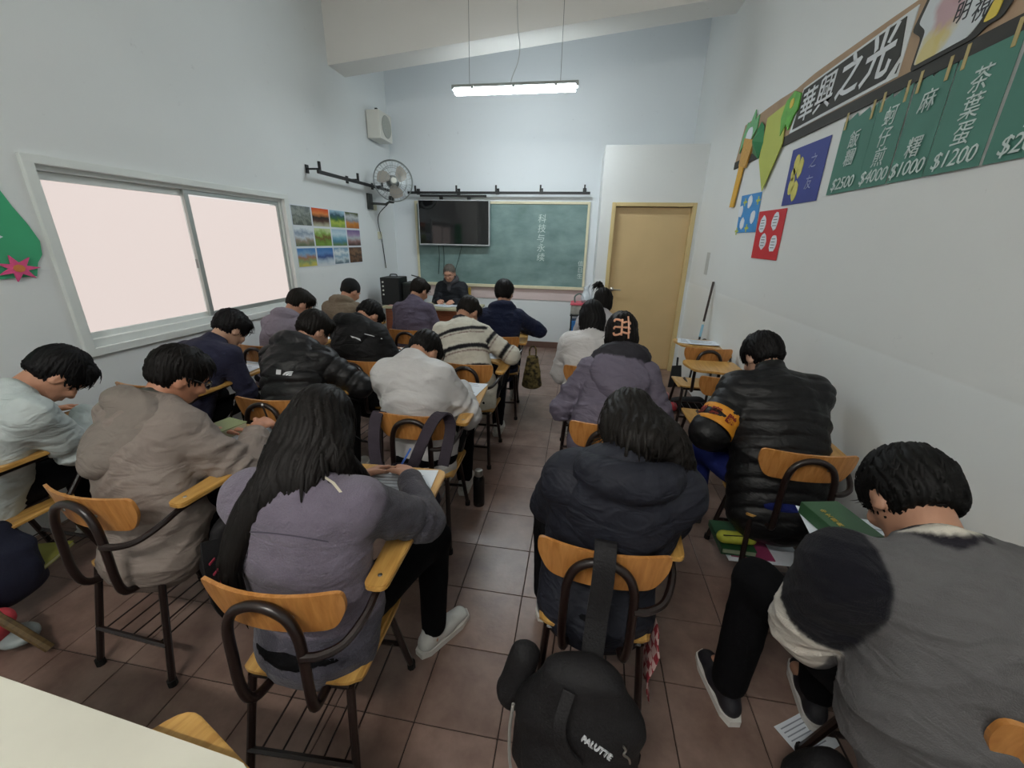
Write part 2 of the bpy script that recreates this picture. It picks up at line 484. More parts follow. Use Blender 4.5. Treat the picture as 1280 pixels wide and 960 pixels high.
# low boxed-out partition that holds the door
BXL, BXF, BXT = 0.185, 5.507, 2.70
DX0, DX1, DZ1 = 0.365, 1.262, 2.045
mb = MB()
mb.box(((BXL+0.321)/2, (BXF+FY)/2, BXT/2), (0.321-BXL, FY-BXF, BXT))
mb.box(((1.305+XR)/2, (BXF+FY)/2, BXT/2), (XR-1.305, FY-BXF, BXT))
mb.box(((0.321+1.305)/2, (BXF+FY)/2, (2.088+BXT)/2), (1.305-0.321, FY-BXF, BXT-2.088))
mb.box(((0.321+1.305)/2, (BXF+0.14+FY)/2, 2.088/2), (1.305-0.321, FY-BXF-0.14, 2.088))
structure(mb, 'wall_partition', M_WALL_R)
M_DOOR = mat('door_paint', '#cdb283', 0.42, 0.05, 3, 0.03, 40)
M_DFRAME = mat('door_frame_paint', '#cfba86', 0.4, 0.04, 5)
M_STEEL = mat('steel', '#b8b8b4', 0.28, metal=1.0)
dr = empty('door_1', (0.813, BXF, 0)); dr['kind'] = 'structure'
mb = MB()
mb.cbox((0.345-0.813, 0.055, 1.044), (0.048, 0.13, 2.088), 0.005); mb.cbox((1.281-0.813, 0.055, 1.044), (0.048, 0.13, 2.088), 0.005)
mb.cbox((0, 0.055, 2.066), (0.888, 0.13, 0.044), 0.005)
mb.build('door_frame', M_DFRAME, dr)
leaf = MB().cbox((0, 0.075, 1.022), (0.885, 0.04, 2.03), 0.003).build('door_leaf', M_DOOR, dr)
mb = MB(); mb.lathe([(0.004, 0), (0.026, 0.0), (0.026, -0.008), (0.01, -0.012), (0.01, -0.05), (0.004, -0.052)], 14, (-0.395, 0.055, 1.05), 'Y')
mb.tube([(-0.395, 0.008, 1.05), (-0.36, 0.004, 1.05), (-0.285, 0.008, 1.048)], [0.009, 0.008, 0.007], 8)
mb.build('handle', M_STEEL, leaf, True)
mb = MB(); mb.lathe([(0.003, 0), (0.02, 0.0), (0.018, -0.008), (0.003, -0.009)], 14, (-0.395, 0.055, 0.96), 'Y'); mb.build('lock_cylinder', M_STEEL, leaf, True)
# brown skirting along the front wall
M_BASE = mat('skirting', '#6a5147', 0.45, 0.1, 9)
structure(MB().cbox(((XL+BXL)/2, FY-0.008, 0.05), (BXL-XL, 0.016, 0.10), 0.003), 'baseboard_front', M_BASE)
# pinkish strip below the chalkboard
structure(MB().cbox((-1.245, FY-0.006, 0.853), (2.63, 0.012, 0.19), 0.002), 'trim_2', mat('pink_strip', '#d9c8c6', 0.5, 0.05, 4))
# wooden grey patch on the right wall (old sticker mark)
structure(MB().box((XR-0.001, 4.86, 1.43), (0.002, 0.11, 0.23)), 'trim_3', mat('tape_patch', '#b9bcba', 0.6, 0.08, 20))

# window: aluminium sliding frame with two overexposed panes
win = empty('window_1', (XL, (WY0+WY1)/2, WZ0)); win['kind'] = 'structure'
M_ALU = mat('painted_aluminium', '#dfe5e3', 0.35, 0.03, 6)
M_ALU2 = mat('grey_aluminium', '#a9b0ae', 0.35, 0.03, 6, metal=0.4)
M_PANE = mat('bright_frosted_glass', '#2a2827', 0.5, emit='#efe0da', estr=WINDOW_STRENGTH)
def wy(y): return y-(WY0+WY1)/2
H = WZ1-WZ0
mb = MB()
for y0, y1, z0, z1, x in ((WY0-0.05, WY1+0.06, H-0.005, H+0.04, 0.008), (WY0-0.05, WY1+0.06, -0.045, 0.005, 0.008), (WY0-0.05, WY0+0.004, 0, H, 0.008), (WY1-0.004, WY1+0.06, 0, H, 0.008)):
    mb.cbox((x, wy((y0+y1)/2), (z0+z1)/2), (0.03, y1-y0, z1-z0), 0.004)
mb.build('architrave', M_ALU, win)
mb = MB()
for y0, y1, z0, z1 in ((WY0, WY1, H-0.03, H), (WY0, WY1, 0, 0.05), (WY0, WY0+0.03, 0.05, H-0.03), (WY1-0.03, WY1, 0.05, H-0.03)):
    mb.cbox((-0.07, wy((y0+y1)/2), (z0+z1)/2), (0.10, y1-y0, z1-z0), 0.003)
mb.build('frame', M_ALU, win)
for k, (y0, y1, xo) in enumerate(((WY0+0.015, 2.905, -0.075), (2.865, WY1-0.03, -0.045))):
    s_ = MB(); st = 0.038
    for a, b_, c, d in ((y0, y1, H-0.075 if k == 0 else H-0.06, H-0.03), (y0, y1, 0.045, 0.085), (y0, y0+st*(0.5 if k == 0 else 1), 0.085, H-0.06), (y1-st*(0.8 if k == 0 else 0.6), y1, 0.085, H-0.06)):
        s_.cbox((xo, wy((a+b_)/2), (c+d)/2), (0.026, b_-a, d-c), 0.003)
    sash = s_.build('sash', M_ALU2 if k else M_ALU, win)
    MB().box((xo-0.004, wy((y0+y1)/2), H/2), (0.006, y1-y0-0.03, H-0.14)).build('pane', M_PANE, sash)
MB().cbox((-0.052, wy(2.875), 0.46), (0.02, 0.025, 0.07), 0.004).build('latch', mat('latch_grey', '#8d8f8e', 0.4, metal=0.6), win)

# ------------------------------------------------------------------ hanging tube lamp
M_LAMPB = mat('lamp_housing', '#9fa5a4', 0.5)
M_TUBE = mat('lit_diffuser', '#ffffff', 0.3, emit='#f1fbff', estr=LAMP_STRENGTH)
M_WIRE = mat('steel_wire', '#7c7f80', 0.4, metal=0.7)
def tube_lamp(x, y, z, label, strength_mat, cable=True):
    t = empty('tube_lamp', (x, y, z), 0, label, 'lamp')
    L = 1.25
    prof = rounded([(-0.055, 0.0), (-0.045, 0.035), (0.045, 0.035), (0.055, 0.0)], 0.015, 3)
    fn = lambda a, b, c: (c, a, b)
    mb = MB().prism(prof, -L/2, L/2, fn)
    for e in (-1, 1): mb.cbox((e*L/2, 0, 0.01), (0.03, 0.10, 0.045), 0.008)
    for e in (-0.42, 0, 0.42):
        for sd in (-1, 1): mb.cbox((e, sd*0.057, 0.0), (0.03, 0.008, 0.03), 0.002)
    mb.build('housing', M_LAMPB, t, True)
    prof = rounded([(-0.052, 0.0), (0.052, 0.0), (0.045, -0.045), (-0.045, -0.045)], 0.02, 3)
    MB().prism(prof, -L/2+0.015, L/2-0.015, fn).build('diffuser', strength_mat, t, True)
    for xo in (-0.46, 0.46):
        MB().tube([(xo, 0, 0.03), (xo, 0, ceil_z(x+xo)-z)], 0.0025, 5).build('suspension_wire', M_WIRE, t)
    if cable:
        c = spline([(-0.04, 0, 0.03), (-0.02, 0.01, 0.10), (0.03, 0.02, 0.22), (0.045, 0.02, 0.35), (0.02, 0.01, 0.55), (0.0, 0, ceil_z(x)-z)], 6)
        MB().tube(c, 0.004, 5).build('power_cable', mat('white_cable', '#b9bcbb', 0.5), t)
    return t
tube_lamp(-0.79, 4.75, 3.07, 'lit fluorescent tube lamp hanging on two wires before the chalkboard wall', M_TUBE)
M_TUBE2 = mat('fill_lamp_diffuser', '#ffffff', 0.3, emit='#fffaf2', estr=REAR_FILL_LAMP)
tube_lamp(-0.79, -1.2, 3.45, 'second fluorescent tube lamp hanging over the back rows', M_TUBE2)  # assumed lamp out of view, added to brighten the walls and near rows

# ------------------------------------------------------------------ chalkboard, screen, rails
M_CREAM = mat('cream_paint', '#d9d2b4', 0.5, 0.05, 10)
def board_mat():
    m = mat('chalkboard_green', '#4f6e68', 0.5, 0.0)
    nt = m.node_tree; b = nt.nodes['Principled BSDF']
    tc = nt.nodes.new('ShaderNodeTexCoord'); mp = nt.nodes.new('ShaderNodeMapping'); mp.inputs['Scale'].default_value = (1.4, 1, 2.6)
    nt.links.new(tc.outputs['Object'], mp.inputs[0])
    n = nt.nodes.new('ShaderNodeTexNoise'); n.inputs['Scale'].default_value = 1.6; n.inputs['Detail'].default_value = 6; n.inputs['Roughness'].default_value = 0.6
    nt.links.new(mp.outputs[0], n.inputs['Vector'])
    cr = nt.nodes.new('ShaderNodeValToRGB'); cr.color_ramp.elements[0].position = 0.3; cr.color_ramp.elements[0].color = (*lin('#5c7875'), 1)
    cr.color_ramp.elements[1].position = 0.72; cr.color_ramp.elements[1].color = (*lin('#86a09e'), 1)
    nt.links.new(n.outputs['Fac'], cr.inputs[0]); nt.links.new(cr.outputs[0], b.inputs['Base Color'])
    return m
bd = empty('chalkboard', (-1.245, FY, 0.955), 0, 'wide green chalkboard in a cream frame with white chalk writing', 'chalkboard')
BW, BH = 2.63, 1.21
MB().cbox((0, -0.018, BH/2), (BW-0.04, 0.02, BH-0.04), 0.002).build('writing_surface', board_mat(), bd)
for nm, c, d in (('frame_rail', (0, -0.022, BH-0.018), (BW, 0.04, 0.036)), ('chalk_ledge', (0, -0.03, 0.0), (BW, 0.06, 0.045)), ('frame_stile', (-BW/2+0.018, -0.022, BH/2), (0.036, 0.04, BH-0.06)), ('frame_stile', (BW/2-0.018, -0.022, BH/2), (0.036, 0.04, BH-0.06))):
    MB().cbox(c, d, 0.004).build(nm, M_CREAM, bd)
M_CHALK = mat('chalk', '#c4d3d0', 0.9)
def front_M(x, z, y=-0.0295): return Matrix.Translation((x, y, z)) @ Matrix.Rotation(math.radians(90), 4, 'X')
for i, ch in enumerate('科技与永续'):
    text_mesh('chalk_writing', ch, 0.125, M_CHALK, bd, front_M(0.632+[0, 0, -0.01, 0, 0][i], 0.975-0.135*i), shear=0.1)
for i, ch in enumerate('值日生'): text_mesh('chalk_writing', ch, 0.085, M_CHALK, bd, front_M(1.235, 0.36-0.09*i))

tv = empty('flat_screen', (-1.912, FY-0.14, 1.855), math.radians(2.0), 'black wall-mounted flat television in a thin silver frame', 'television')
MB().cbox((0, 0.0, 0), (1.085, 0.05, 0.635), 0.008).build('casing', mat('silver_plastic', '#b9bdc0', 0.35, metal=0.3), tv)
MB().box((0, -0.0255, 0.004), (1.05, 0.003, 0.598)).build('screen', mat('black_glass', '#0a0a0e', 0.06, spec=0.6), tv)
mb = MB(); mb.box((-0.02, 0.05, 0.375), (1.0, 0.03, 0.03))
for x in (-0.2, 0.22): mb.box((x, 0.05, 0.34), (0.05, 0.03, 0.06)); mb.box((x, 0.05, 0.1), (0.04, 0.05, 0.5))
mb.box((0, 0.09, 0.1), (0.5, 0.06, 0.2)); mb.build('mounting_bracket', mat('black_steel', '#17181a', 0.45), tv)
for x0, x1 in ((-0.27, -0.30), (-0.2, -0.22), (0.10, -0.05)):
    MB().tube(spline([(x0, 0.06, -0.3), ((x0+x1)/2+0.01, 0.09, -0.5), (x1, 0.095, -0.75)], 5), 0.005, 5).build('hanging_cable', mat('dark_cable', '#30403f', 0.5), tv)

M_BLK = mat('black_steel', '#17181a', 0.45)
def rail(name, a, b, label, posts, wall):
    A, B = Vector(a), Vector(b); r = empty(name, A, 0, label, 'rail'); d = B-A
    L = d.length; ang = math.atan2(d.y, d.x)
    MB().cbox(d/2, (L, 0.028, 0.034), 0.004, rz=ang).build('bar', M_BLK, r)
    for t in posts:
        p = d*t; w = (Vector((0, FY-A.y-p.y, 0)) if wall == 'F' else Vector((XL-A.x-p.x, 0, 0)))
        mb = MB(); mb.box(p+Vector((0, 0, 0.05)), (0.022, 0.022, 0.10)); mb.box(p+w/2+Vector((0, 0, 0.03)), (max(abs(w.x), 0.02), max(abs(w.y), 0.02), 0.016))
        mb.box(p+w*0.97+Vector((0, 0, 0.03)), (0.012 if wall != 'F' else 0.05, 0.05 if wall != 'F' else 0.012, 0.08))
        mb.build('bracket', M_BLK, r)
    return r
rail('curtain_rail', (-2.62, FY-0.12, 2.262), (0.053, FY-0.12, 2.275), 'long black metal rail with brackets above the chalkboard', (0.045, 0.28, 0.5, 0.74, 0.97), 'F')
rail('curtain_rail', (XL+0.15, 4.31, 2.262), (XL+0.15, 6.25, 2.262), 'short black metal rail running along the window wall behind the fan', (0.02, 0.42, 0.75), 'L')
# ------------------------------------------------------------------ things on the walls
# white wall speaker
sp = empty('wall_speaker', (XL, 5.92, 3.03), 0, 'white boxy loudspeaker with a round grille high on the window wall', 'speaker')
M_WPL = mat('white_plastic', '#dcdcd4', 0.45)
MB().cbox((0.105, 0, 0), (0.19, 0.36, 0.33), 0.012).build('cabinet', M_WPL, sp, True)
MB().lathe([(0.005, 0.2), (0.125, 0.2), (0.135, 0.205), (0.13, 0.212), (0.005, 0.208)], 24, (0, 0.0, 0.0), 'X').build('grille', mat('grille_grey', '#a9aca4', 0.7, 0.2, 90), sp, True)
MB().box((0.10, -0.05, 0.185), (0.03, 0.03, 0.05)).build('bracket', M_BLK, sp)

# wall fan
fan = empty('wall_fan', (-2.50, 5.54, 2.33), math.radians(28), 'grey oscillating wall fan with a round wire guard', 'fan')
M_FANW = mat('fan_wire', '#9aa09f', 0.35, metal=0.8); M_BLADE = mat('fan_blade', '#a59f96', 0.35, spec=0.6); M_MOTOR = mat('fan_motor', '#3d413f', 0.5)
R = 0.245
def circ(r, y, n=40, z=0): return [(r*math.cos(2*math.pi*k/n), y, z+r*math.sin(2*math.pi*k/n)) for k in range(n)]
mb = MB()
for r, y, w in ((R, 0, 0.007), (R*0.99, 0.05, 0.004), (R*0.7, -0.055, 0.003), (R*0.4, -0.07, 0.003), (0.045, -0.075, 0.005), (R*0.7, 0.10, 0.003)): mb.tube(circ(r, y), w, 5, closed=True)
for k in range(36):
    a = 2*math.pi*k/36; c, s = math.cos(a), math.sin(a)
    mb.tube([(R*c, 0, R*s), (R*0.8*c, -0.045, R*0.8*s), (R*0.4*c, -0.07, R*0.4*s), (0.045*c, -0.075, 0.045*s)], 0.0016, 4)
    if k % 2: mb.tube([(R*c, 0, R*s), (R*0.7*c, 0.10, R*0.7*s), (0.08*c, 0.125, 0.08*s)], 0.0016, 4)
mb.build('guard', M_FANW, fan)
for k in range(3):
    a0 = k*2.094+0.5; V = []; 
    for i in range(6):
        r = 0.035+i*0.034; w = [0.25, 0.55, 0.62, 0.58, 0.5, 0.3][i]
        for j in range(5):
            a = a0+(j/4-0.5)*2*w+i*0.06
            V.append((r*math.cos(a), 0.02-(j/4-0.5)*0.05, r*math.sin(a)))
    F = [[i*5+j, i*5+j+1, (i+1)*5+j+1, (i+1)*5+j] for i in range(5) for j in range(4)]
    nb = len(V); V2 = V+[(x, y+0.003, z) for x, y, z in V]; F2 = F+[[nb+q for q in f[::-1]] for f in F]
    mesh_obj('blade', V2, F2, M_BLADE, fan, True)
MB().lathe([(0.003, -0.085), (0.035, -0.082), (0.04, -0.05), (0.04, 0.03), (0.003, 0.03)], 20, (0, 0, 0), 'Y').build('hub', M_WPL, fan, True)
MB().lathe([(0.003, 0.08), (0.07, 0.085), (0.085, 0.13), (0.075, 0.20), (0.003, 0.22)], 20, (0, 0, 0), 'Y').build('motor', M_MOTOR, fan, True)
inv = Matrix.Rotation(-math.radians(28), 3, 'Z')
def fl(x, y, z): return tuple(inv @ (Vector((x, y, z))-Vector((-2.50, 5.54, 2.33))))
mb = MB(); mb.tube([fl(-2.55, 5.68, 2.3), fl(-2.60, 5.70, 2.12), fl(-2.70, 5.68, 2.06), fl(-2.91, 5.64, 2.07)], 0.016, 8); mb.cbox(fl(-2.905, 5.64, 2.09), (0.03, 0.12, 0.2), 0.005, rz=-math.radians(28))
mb.cbox(fl(-2.62, 5.70, 2.12), (0.07, 0.07, 0.09), 0.01); mb.build('wall_arm', M_MOTOR, fan, True)
mb = MB().tube(spline([fl(-2.66, 5.70, 2.08), fl(-2.86, 5.75, 1.9), fl(-2.905, 5.9, 1.6), fl(-2.905, 5.96, 1.2)], 6), 0.006, 5); mb.build('power_cord', M_BLK, fan)
for nm, y, z in (('junction_box', 5.77, 2.04), ('wall_switch', 5.86, 1.66)):
    o = MB().cbox((0, 0, 0), (0.02, 0.10, 0.10), 0.004).build(nm, mat('ivory_plastic', '#cfcdb4', 0.5), None, loc=(XL+0.0105, y, z))
    tag(o, 'small ivory box beside the cord under the fan' if nm[0] == 'j' else 'ivory wall switch low by the black cabinets', 'switch')

# twelve picture cards
def picture_mat(name, cols, warp, scale, vertical=True):
    m = bpy.data.materials.new(name); m.use_nodes = True; nt = m.node_tree; b = nt.nodes['Principled BSDF']
    b.inputs['Roughness'].default_value = 0.4
    tc = nt.nodes.new('ShaderNodeTexCoord'); sp_ = nt.nodes.new('ShaderNodeSeparateXYZ'); nt.links.new(tc.outputs['Generated'], sp_.inputs[0])
    n = nt.nodes.new('ShaderNodeTexNoise'); n.inputs['Scale'].default_value = scale; n.inputs['Detail'].default_value = 6; n.inputs['Roughness'].default_value = 0.7
    nt.links.new(tc.outputs['Object'], n.inputs['Vector'])
    ma = nt.nodes.new('ShaderNodeMath'); ma.operation = 'MULTIPLY_ADD'; ma.inputs[1].default_value = warp
    nt.links.new(n.outputs['Fac'], ma.inputs[0]); nt.links.new(sp_.outputs['Z' if vertical else 'Y'], ma.inputs[2])
    su = nt.nodes.new('ShaderNodeMath'); su.operation = 'SUBTRACT'; su.inputs[1].default_value = warp*0.5; nt.links.new(ma.outputs[0], su.inputs[0])
    cr = nt.nodes.new('ShaderNodeValToRGB'); el = cr.color_ramp.elements
    while len(el) < len(cols): el.new(0.5)
    for i, c in enumerate(cols): el[i].position = 0.05+0.9*i/(len(cols)-1); el[i].color = (*lin(c), 1)
    nt.links.new(su.outputs[0], cr.inputs[0]); nt.links.new(cr.outputs[0], b.inputs['Base Color'])
    return m
M_PAPER = mat('white_paper', '#dfe6ee', 0.75, 0.02, 30)
cards = [('grey stone texture', ['#5b625c', '#8d948a', '#6c756f', '#99a09a', '#707a7a'], 1.6, 14),
 ('orange sunset behind a mountain', ['#b9b9a0', '#5d4036', '#2c2a28', '#e08a4a', '#d8542c'], 0.35, 9),
 ('green meadow under a blue hill', ['#8fae52', '#b9c95a', '#4f7a3f', '#34556a', '#9fc3d6'], 0.7, 9),
 ('autumn trees by a grey lake', ['#b8733a', '#d08a3e', '#8a939c', '#c9ced0', '#5f6a4a'], 0.6, 10),
 ('snowy peak beside a house', ['#6d7a5e', '#9b8f80', '#c9d2da', '#8ea0b4', '#dde6ea'], 0.8, 9),
 ('green path between brown trees', ['#7fa04a', '#6d8c3c', '#7a5a38', '#8fb45a', '#c9d8a4'], 1.2, 9),
 ('pale sea under a wide sky', ['#6b8a5a', '#4f86a0', '#86b4c6', '#c8dde6', '#a9c6d8'], 0.4, 8),
 ('purple evening shore', ['#5a4440', '#9a7a78', '#b8c0c4', '#a08ab0', '#7c6a98'], 0.5, 8),
 ('village under a blue sky', ['#c9c060', '#8aa070', '#a8765a', '#7fa6c8', '#4f86c0'], 0.8, 10),
 ('blue wing over white clouds', ['#d8e0e6', '#a9bccc', '#3a4f88', '#5f88c0', '#3f78b4'], 0.5, 6),
 ('icy blue harbour with boats', ['#6a7f8c', '#c9d6dc', '#8fb0c4', '#e0e8ea', '#7fa4be'], 0.9, 8),
 ('dark brown forest floor', ['#4a3528', '#7a5a44', '#3a2a22', '#8a6a50', '#5a463a'], 1.4, 10)]
k = 0
for r in range(3):
    for c in range(4):
        nm, cs, wp, sc_ = cards[k]; y = 3.985+0.166+c*0.333; z = 1.93-0.103-r*0.208-0.012*c*0
        e = empty('picture_card', (XL, y, z), 0, 'square landscape print of '+nm+' on the window wall', 'picture', 'landscape prints in a grid on the window wall')
        MB().box((0.002, 0, 0), (0.003, 0.326, 0.203)).build('backing', M_PAPER, e)
        MB().box((0.0045, 0, 0), (0.002, 0.306, 0.186)).build('print', picture_mat('print_%d' % k, cs, wp, sc_), e)
        k += 1

# green paper banner at the left edge of the window
gb = empty('wall_decoration', (XL, 1.55, 1.62), 0, 'green wavy paper decoration with white leaves and a pink flower', 'decoration')
M_GREENP = mat('green_paper', '#3fa878', 0.7, 0.06, 6)
fnL = lambda x0: (lambda a, b, c: (x0+c, a, b))
pts = [(-0.55, 0.42), (0.19, 0.38), (0.235, 0.22), (0.27, 0.12), (0.31, 0.03), (0.335, -0.05), (0.325, -0.12), (0.295, -0.16), (0.27, -0.23), (-0.55, -0.25)]
def wav(y): return 0.012+0.012*math.sin(y*9+1.2)
V = []; F = []
for i in range(25):
    t = i/24
    for (y, z) in pts:
        pass
mb = MB().prism(pts, 0.006, 0.009, fnL(0)); mb.build('sheet', M_GREENP, gb)
mb = MB(); mb.prism([(0.05, -0.02), (0.12, 0.02), (0.19, -0.03), (0.12, -0.07)], 0.0095, 0.0105, fnL(0)); mb.prism([(0.0, 0.17), (0.09, 0.155), (0.17, 0.165), (0.09, 0.185)], 0.0095, 0.0105, fnL(0))
mb.prism([(0.0, 0.19), (0.06, 0.19), (0.13, 0.235), (0.05, 0.21)], 0.0095, 0.0105, fnL(0)); mb.build('white_leaf', M_PAPER, gb)
fw = []
for i in range(14):
    a = 2*math.pi*i/14; r = 0.085 if i % 2 == 0 else 0.035; fw.append((0.2+r*math.cos(a)*1.1, -0.185+r*math.sin(a)*0.8))
fl_ = MB().prism(fw, 0.012, 0.022, fnL(0)).build('flower', mat('pink_paper', '#e0558c', 0.6, 0.15, 20), gb)
MB().prism([(0.2+0.025*math.cos(a), -0.185+0.02*math.sin(a)) for a in np.linspace(0, 6.28, 9)[:-1]], 0.022, 0.025, fnL(0)).build('flower_centre', mat('orange_paper', '#d8844a', 0.6), fl_)

# ---- right wall: everything given as (Y, z) on the wall
def onR(x0): return lambda a, b, c: (XR-x0-c, a, b)
def panelR(name, pts, d0, d1, m, parent):
    """polygon of (Y,z) standing d0..d1 off the right wall"""
    o = MB().prism(pts, d0, d1, onR(0)).build(name, m, parent); return o
def R_M(y, z, d): return Matrix(((0, 0, -1, XR-d), (-1, 0, 0, y), (0, 1, 0, z), (0, 0, 0, 1)))
M_KRAFT = mat('cardboard', '#a98f75', 0.85, 0.08, 12)
M_BLKP = mat('black_paper', '#33332f', 0.75, 0.1, 15)
M_WHP = mat('white_card', '#d3d8d9', 0.7, 0.02, 10)
M_GRNP = mat('chalk_green_paper', '#477c6d', 0.7, 0.07, 6)
def jag(y0, y1, z, amp, n, rg): return [(y0+(y1-y0)*i/n, z+rg.uniform(-amp, amp)) for i in range(n+1)]
rg = random.Random(4)
ban = empty('wall_banner', (0, 0, 0), 0, 'long brown cardboard banner with a black title plaque and white brush characters', 'banner')
pts = jag(4.50, 1.2, 2.335, 0.006, 14, rg)+jag(1.2, 4.40, 2.625, 0.010, 14, rg)
panelR('cardboard', pts, 0.002, 0.008, M_KRAFT, ban)
pts = [(4.50, 2.285), (1.2, 2.285), (1.2, 2.337), (4.50, 2.345)]
panelR('black_border', pts, 0.003, 0.011, M_BLKP, ban)
pl = [(3.44, 2.345), (2.42, 2.348), (2.405, 2.60), (3.36, 2.585)]
panelR('plaque_edge', pl, 0.008, 0.012, M_WHP, ban)
panelR('plaque', [(3.40, 2.362), (2.50, 2.364), (2.435, 2.43), (2.465, 2.585), (3.345, 2.572)], 0.012, 0.015, M_BLKP, ban)
panelR('plaque_corner', [(2.44, 2.365), (2.432, 2.365), (2.425, 2.40)], 0.012, 0.015, M_BLKP, ban)
M_WCHAR = mat('white_lettering', '#d9dde0', 0.7)
for i, (ch, y, z, s) in enumerate((('華', 3.255, 2.462, 0.185), ('興', 3.06, 2.468, 0.20), ('之', 2.83, 2.478, 0.20), ('光', 2.60, 2.48, 0.22))):
    text_mesh('title_character', ch, s, M_WCHAR, ban, R_M(y, z-0.008, 0.0165), offset=(0.0012, 0.0012, 0.0045, 0.0045)[i], shear=0.12)
bub = empty('speech_bubble', (0, 0, 0), 0, 'white speech-bubble card with a pink blot and black characters on the banner', 'sign')
outer = [(2.335, 2.335), (2.02, 2.338), (1.985, 2.36), (1.93, 2.36), (1.90, 2.42), (1.92, 2.70), (2.28, 2.74), (2.34, 2.62), (2.395, 2.50), (2.325, 2.455)]
panelR('outline', rounded(outer, 0.02, 3), 0.012, 0.016, M_BLKP, bub)
inner = [(2.318, 2.352), (2.055, 2.354), (2.02, 2.385), (2.0, 2.43), (1.94, 2.45), (1.945, 2.69), (2.27, 2.725), (2.325, 2.60), (2.36, 2.515), (2.305, 2.47)]
def bubble_mat():
    m = mat('bubble_paper', '#ccd3d6', 0.75); nt = m.node_tree; b = nt.nodes['Principled BSDF']
    tc = nt.nodes.new('ShaderNodeNewGeometry'); prev = None
    n = nt.nodes.new('ShaderNodeTexNoise'); n.inputs['Scale'].default_value = 14; nt.links.new(tc.outputs['Position'], n.inputs['Vector'])
    col = None
    for (y, z, r, c) in ((2.20, 2.50, 0.09, '#b98f94'), (2.16, 2.56, 0.06, '#b08a90'), (2.26, 2.385, 0.075, '#d2c06a'), (2.18, 2.40, 0.045, '#cfc07a')):
        v = nt.nodes.new('ShaderNodeVectorMath'); v.operation = 'DISTANCE'; v.inputs[1].default_value = (XR-0.02, y, z); nt.links.new(tc.outputs['Position'], v.inputs[0])
        ad = nt.nodes.new('ShaderNodeMath'); ad.operation = 'MULTIPLY_ADD'; ad.inputs[1].default_value = 0.11; nt.links.new(n.outputs['Fac'], ad.inputs[0]); nt.links.new(v.outputs['Value'], ad.inputs[2])
        rp = nt.nodes.new('ShaderNodeMapRange'); rp.inputs[1].default_value = r+0.02; rp.inputs[2].default_value = r+0.06; rp.inputs[3].default_value = 0.8; rp.inputs[4].default_value = 0
        nt.links.new(ad.outputs[0], rp.inputs[0])
        mx = nt.nodes.new('ShaderNodeMix'); mx.data_type = 'RGBA'; nt.links.new(rp.outputs[0], mx.inputs['Factor'])
        if col is None: mx.inputs['A'].default_value = (*lin('#ccd3d6'), 1)
        else: nt.links.new(col, mx.inputs['A'])
        mx.inputs['B'].default_value = (*lin(c), 1); col = mx.outputs['Result']
    nt.links.new(col, b.inputs['Base Color']); return m
panelR('face', rounded(inner, 0.015, 3), 0.016, 0.018, bubble_mat(), bub)
panelR('yellow_patch', rounded([(2.005, 2.372), (1.955, 2.372), (1.945, 2.43), (1.985, 2.432)], 0.01, 2), 0.0165, 0.019, mat('yellow_paper', '#d8c24e', 0.7), bub)
M_INK = mat('black_ink', '#3b3f42', 0.8)
text_mesh('ink_writing', '勇\n敢\n直\n視', 0.075, M_INK, bub, R_M(2.035, 2.53, 0.0188), lsp=0.95, shear=0.1)
text_mesh('ink_writing', '望\n向\n光\n明', 0.075, M_INK, bub, R_M(2.125, 2.56, 0.0188), lsp=0.95, shear=0.1)

menu = [((2.775, 2.505), '飯\n糰', '$2500'), ((2.50, 2.29), '蚵\n仔\n煎', '$4000'), ((2.285, 2.08), '麻\n\n糬', '$1000'), ((2.072, 1.822), '茶\n葉\n蛋', '$1200'), ((1.812, 1.53), '大\n食\n豆', '$2000')]
names = ['rice roll', 'oyster pancake', 'sticky rice cake', 'tea egg', 'last']
for i, ((ya, yb), txt, pr) in enumerate(menu):
    e = empty('price_sheet', (0, 0, 0), 0, ('green price sheet for '+names[i]+'s in white chalk writing') if i < 4 else 'green paper price sheet with price starting $20, next to the $1200 sheet', 'price sheet', 'green price sheets under the banner')
    top = 2.262+0.012*i
    pts = [(ya, 1.898), (yb, 1.898), (yb, top+0.02)]+[(yb+(ya-yb)*t, top+(0.012 if q % 2 else -0.012)) for q, t in enumerate((0.2, 0.25, 0.55, 0.6, 0.85, 0.9))]+[(ya-0.005, top-0.01)]
    V = []
    mb = MB().prism(pts, 0.006+0.003*(i % 2), 0.0075+0.003*(i % 2), onR(0)); mb.build('sheet', M_GRNP, e)
    ym = (ya+yb)/2; d = 0.0115+0.001
    ln = txt.split('\n')
    for q_, ch_ in enumerate(ln):
        if ch_: text_mesh('chalk_writing', ch_, 0.085, M_CHALK, e, R_M(ym-0.005, 2.10+0.083*((len(ln)-1)/2-q_), d), shear=0.15)
    text_mesh('price', pr, 0.082, M_CHALK, e, R_M(ym, 1.942, d), shear=0.2, spacing=0.92)
    for yy in (ya-0.03, yb+0.03):
        panelR('tape', [(yy-0.008, top-0.05), (yy+0.008, top-0.05), (yy+0.008, top+0.03), (yy-0.008, top+0.03)], 0.0105, 0.0125, mat('masking_tape', '#b3a26c', 0.7), e)

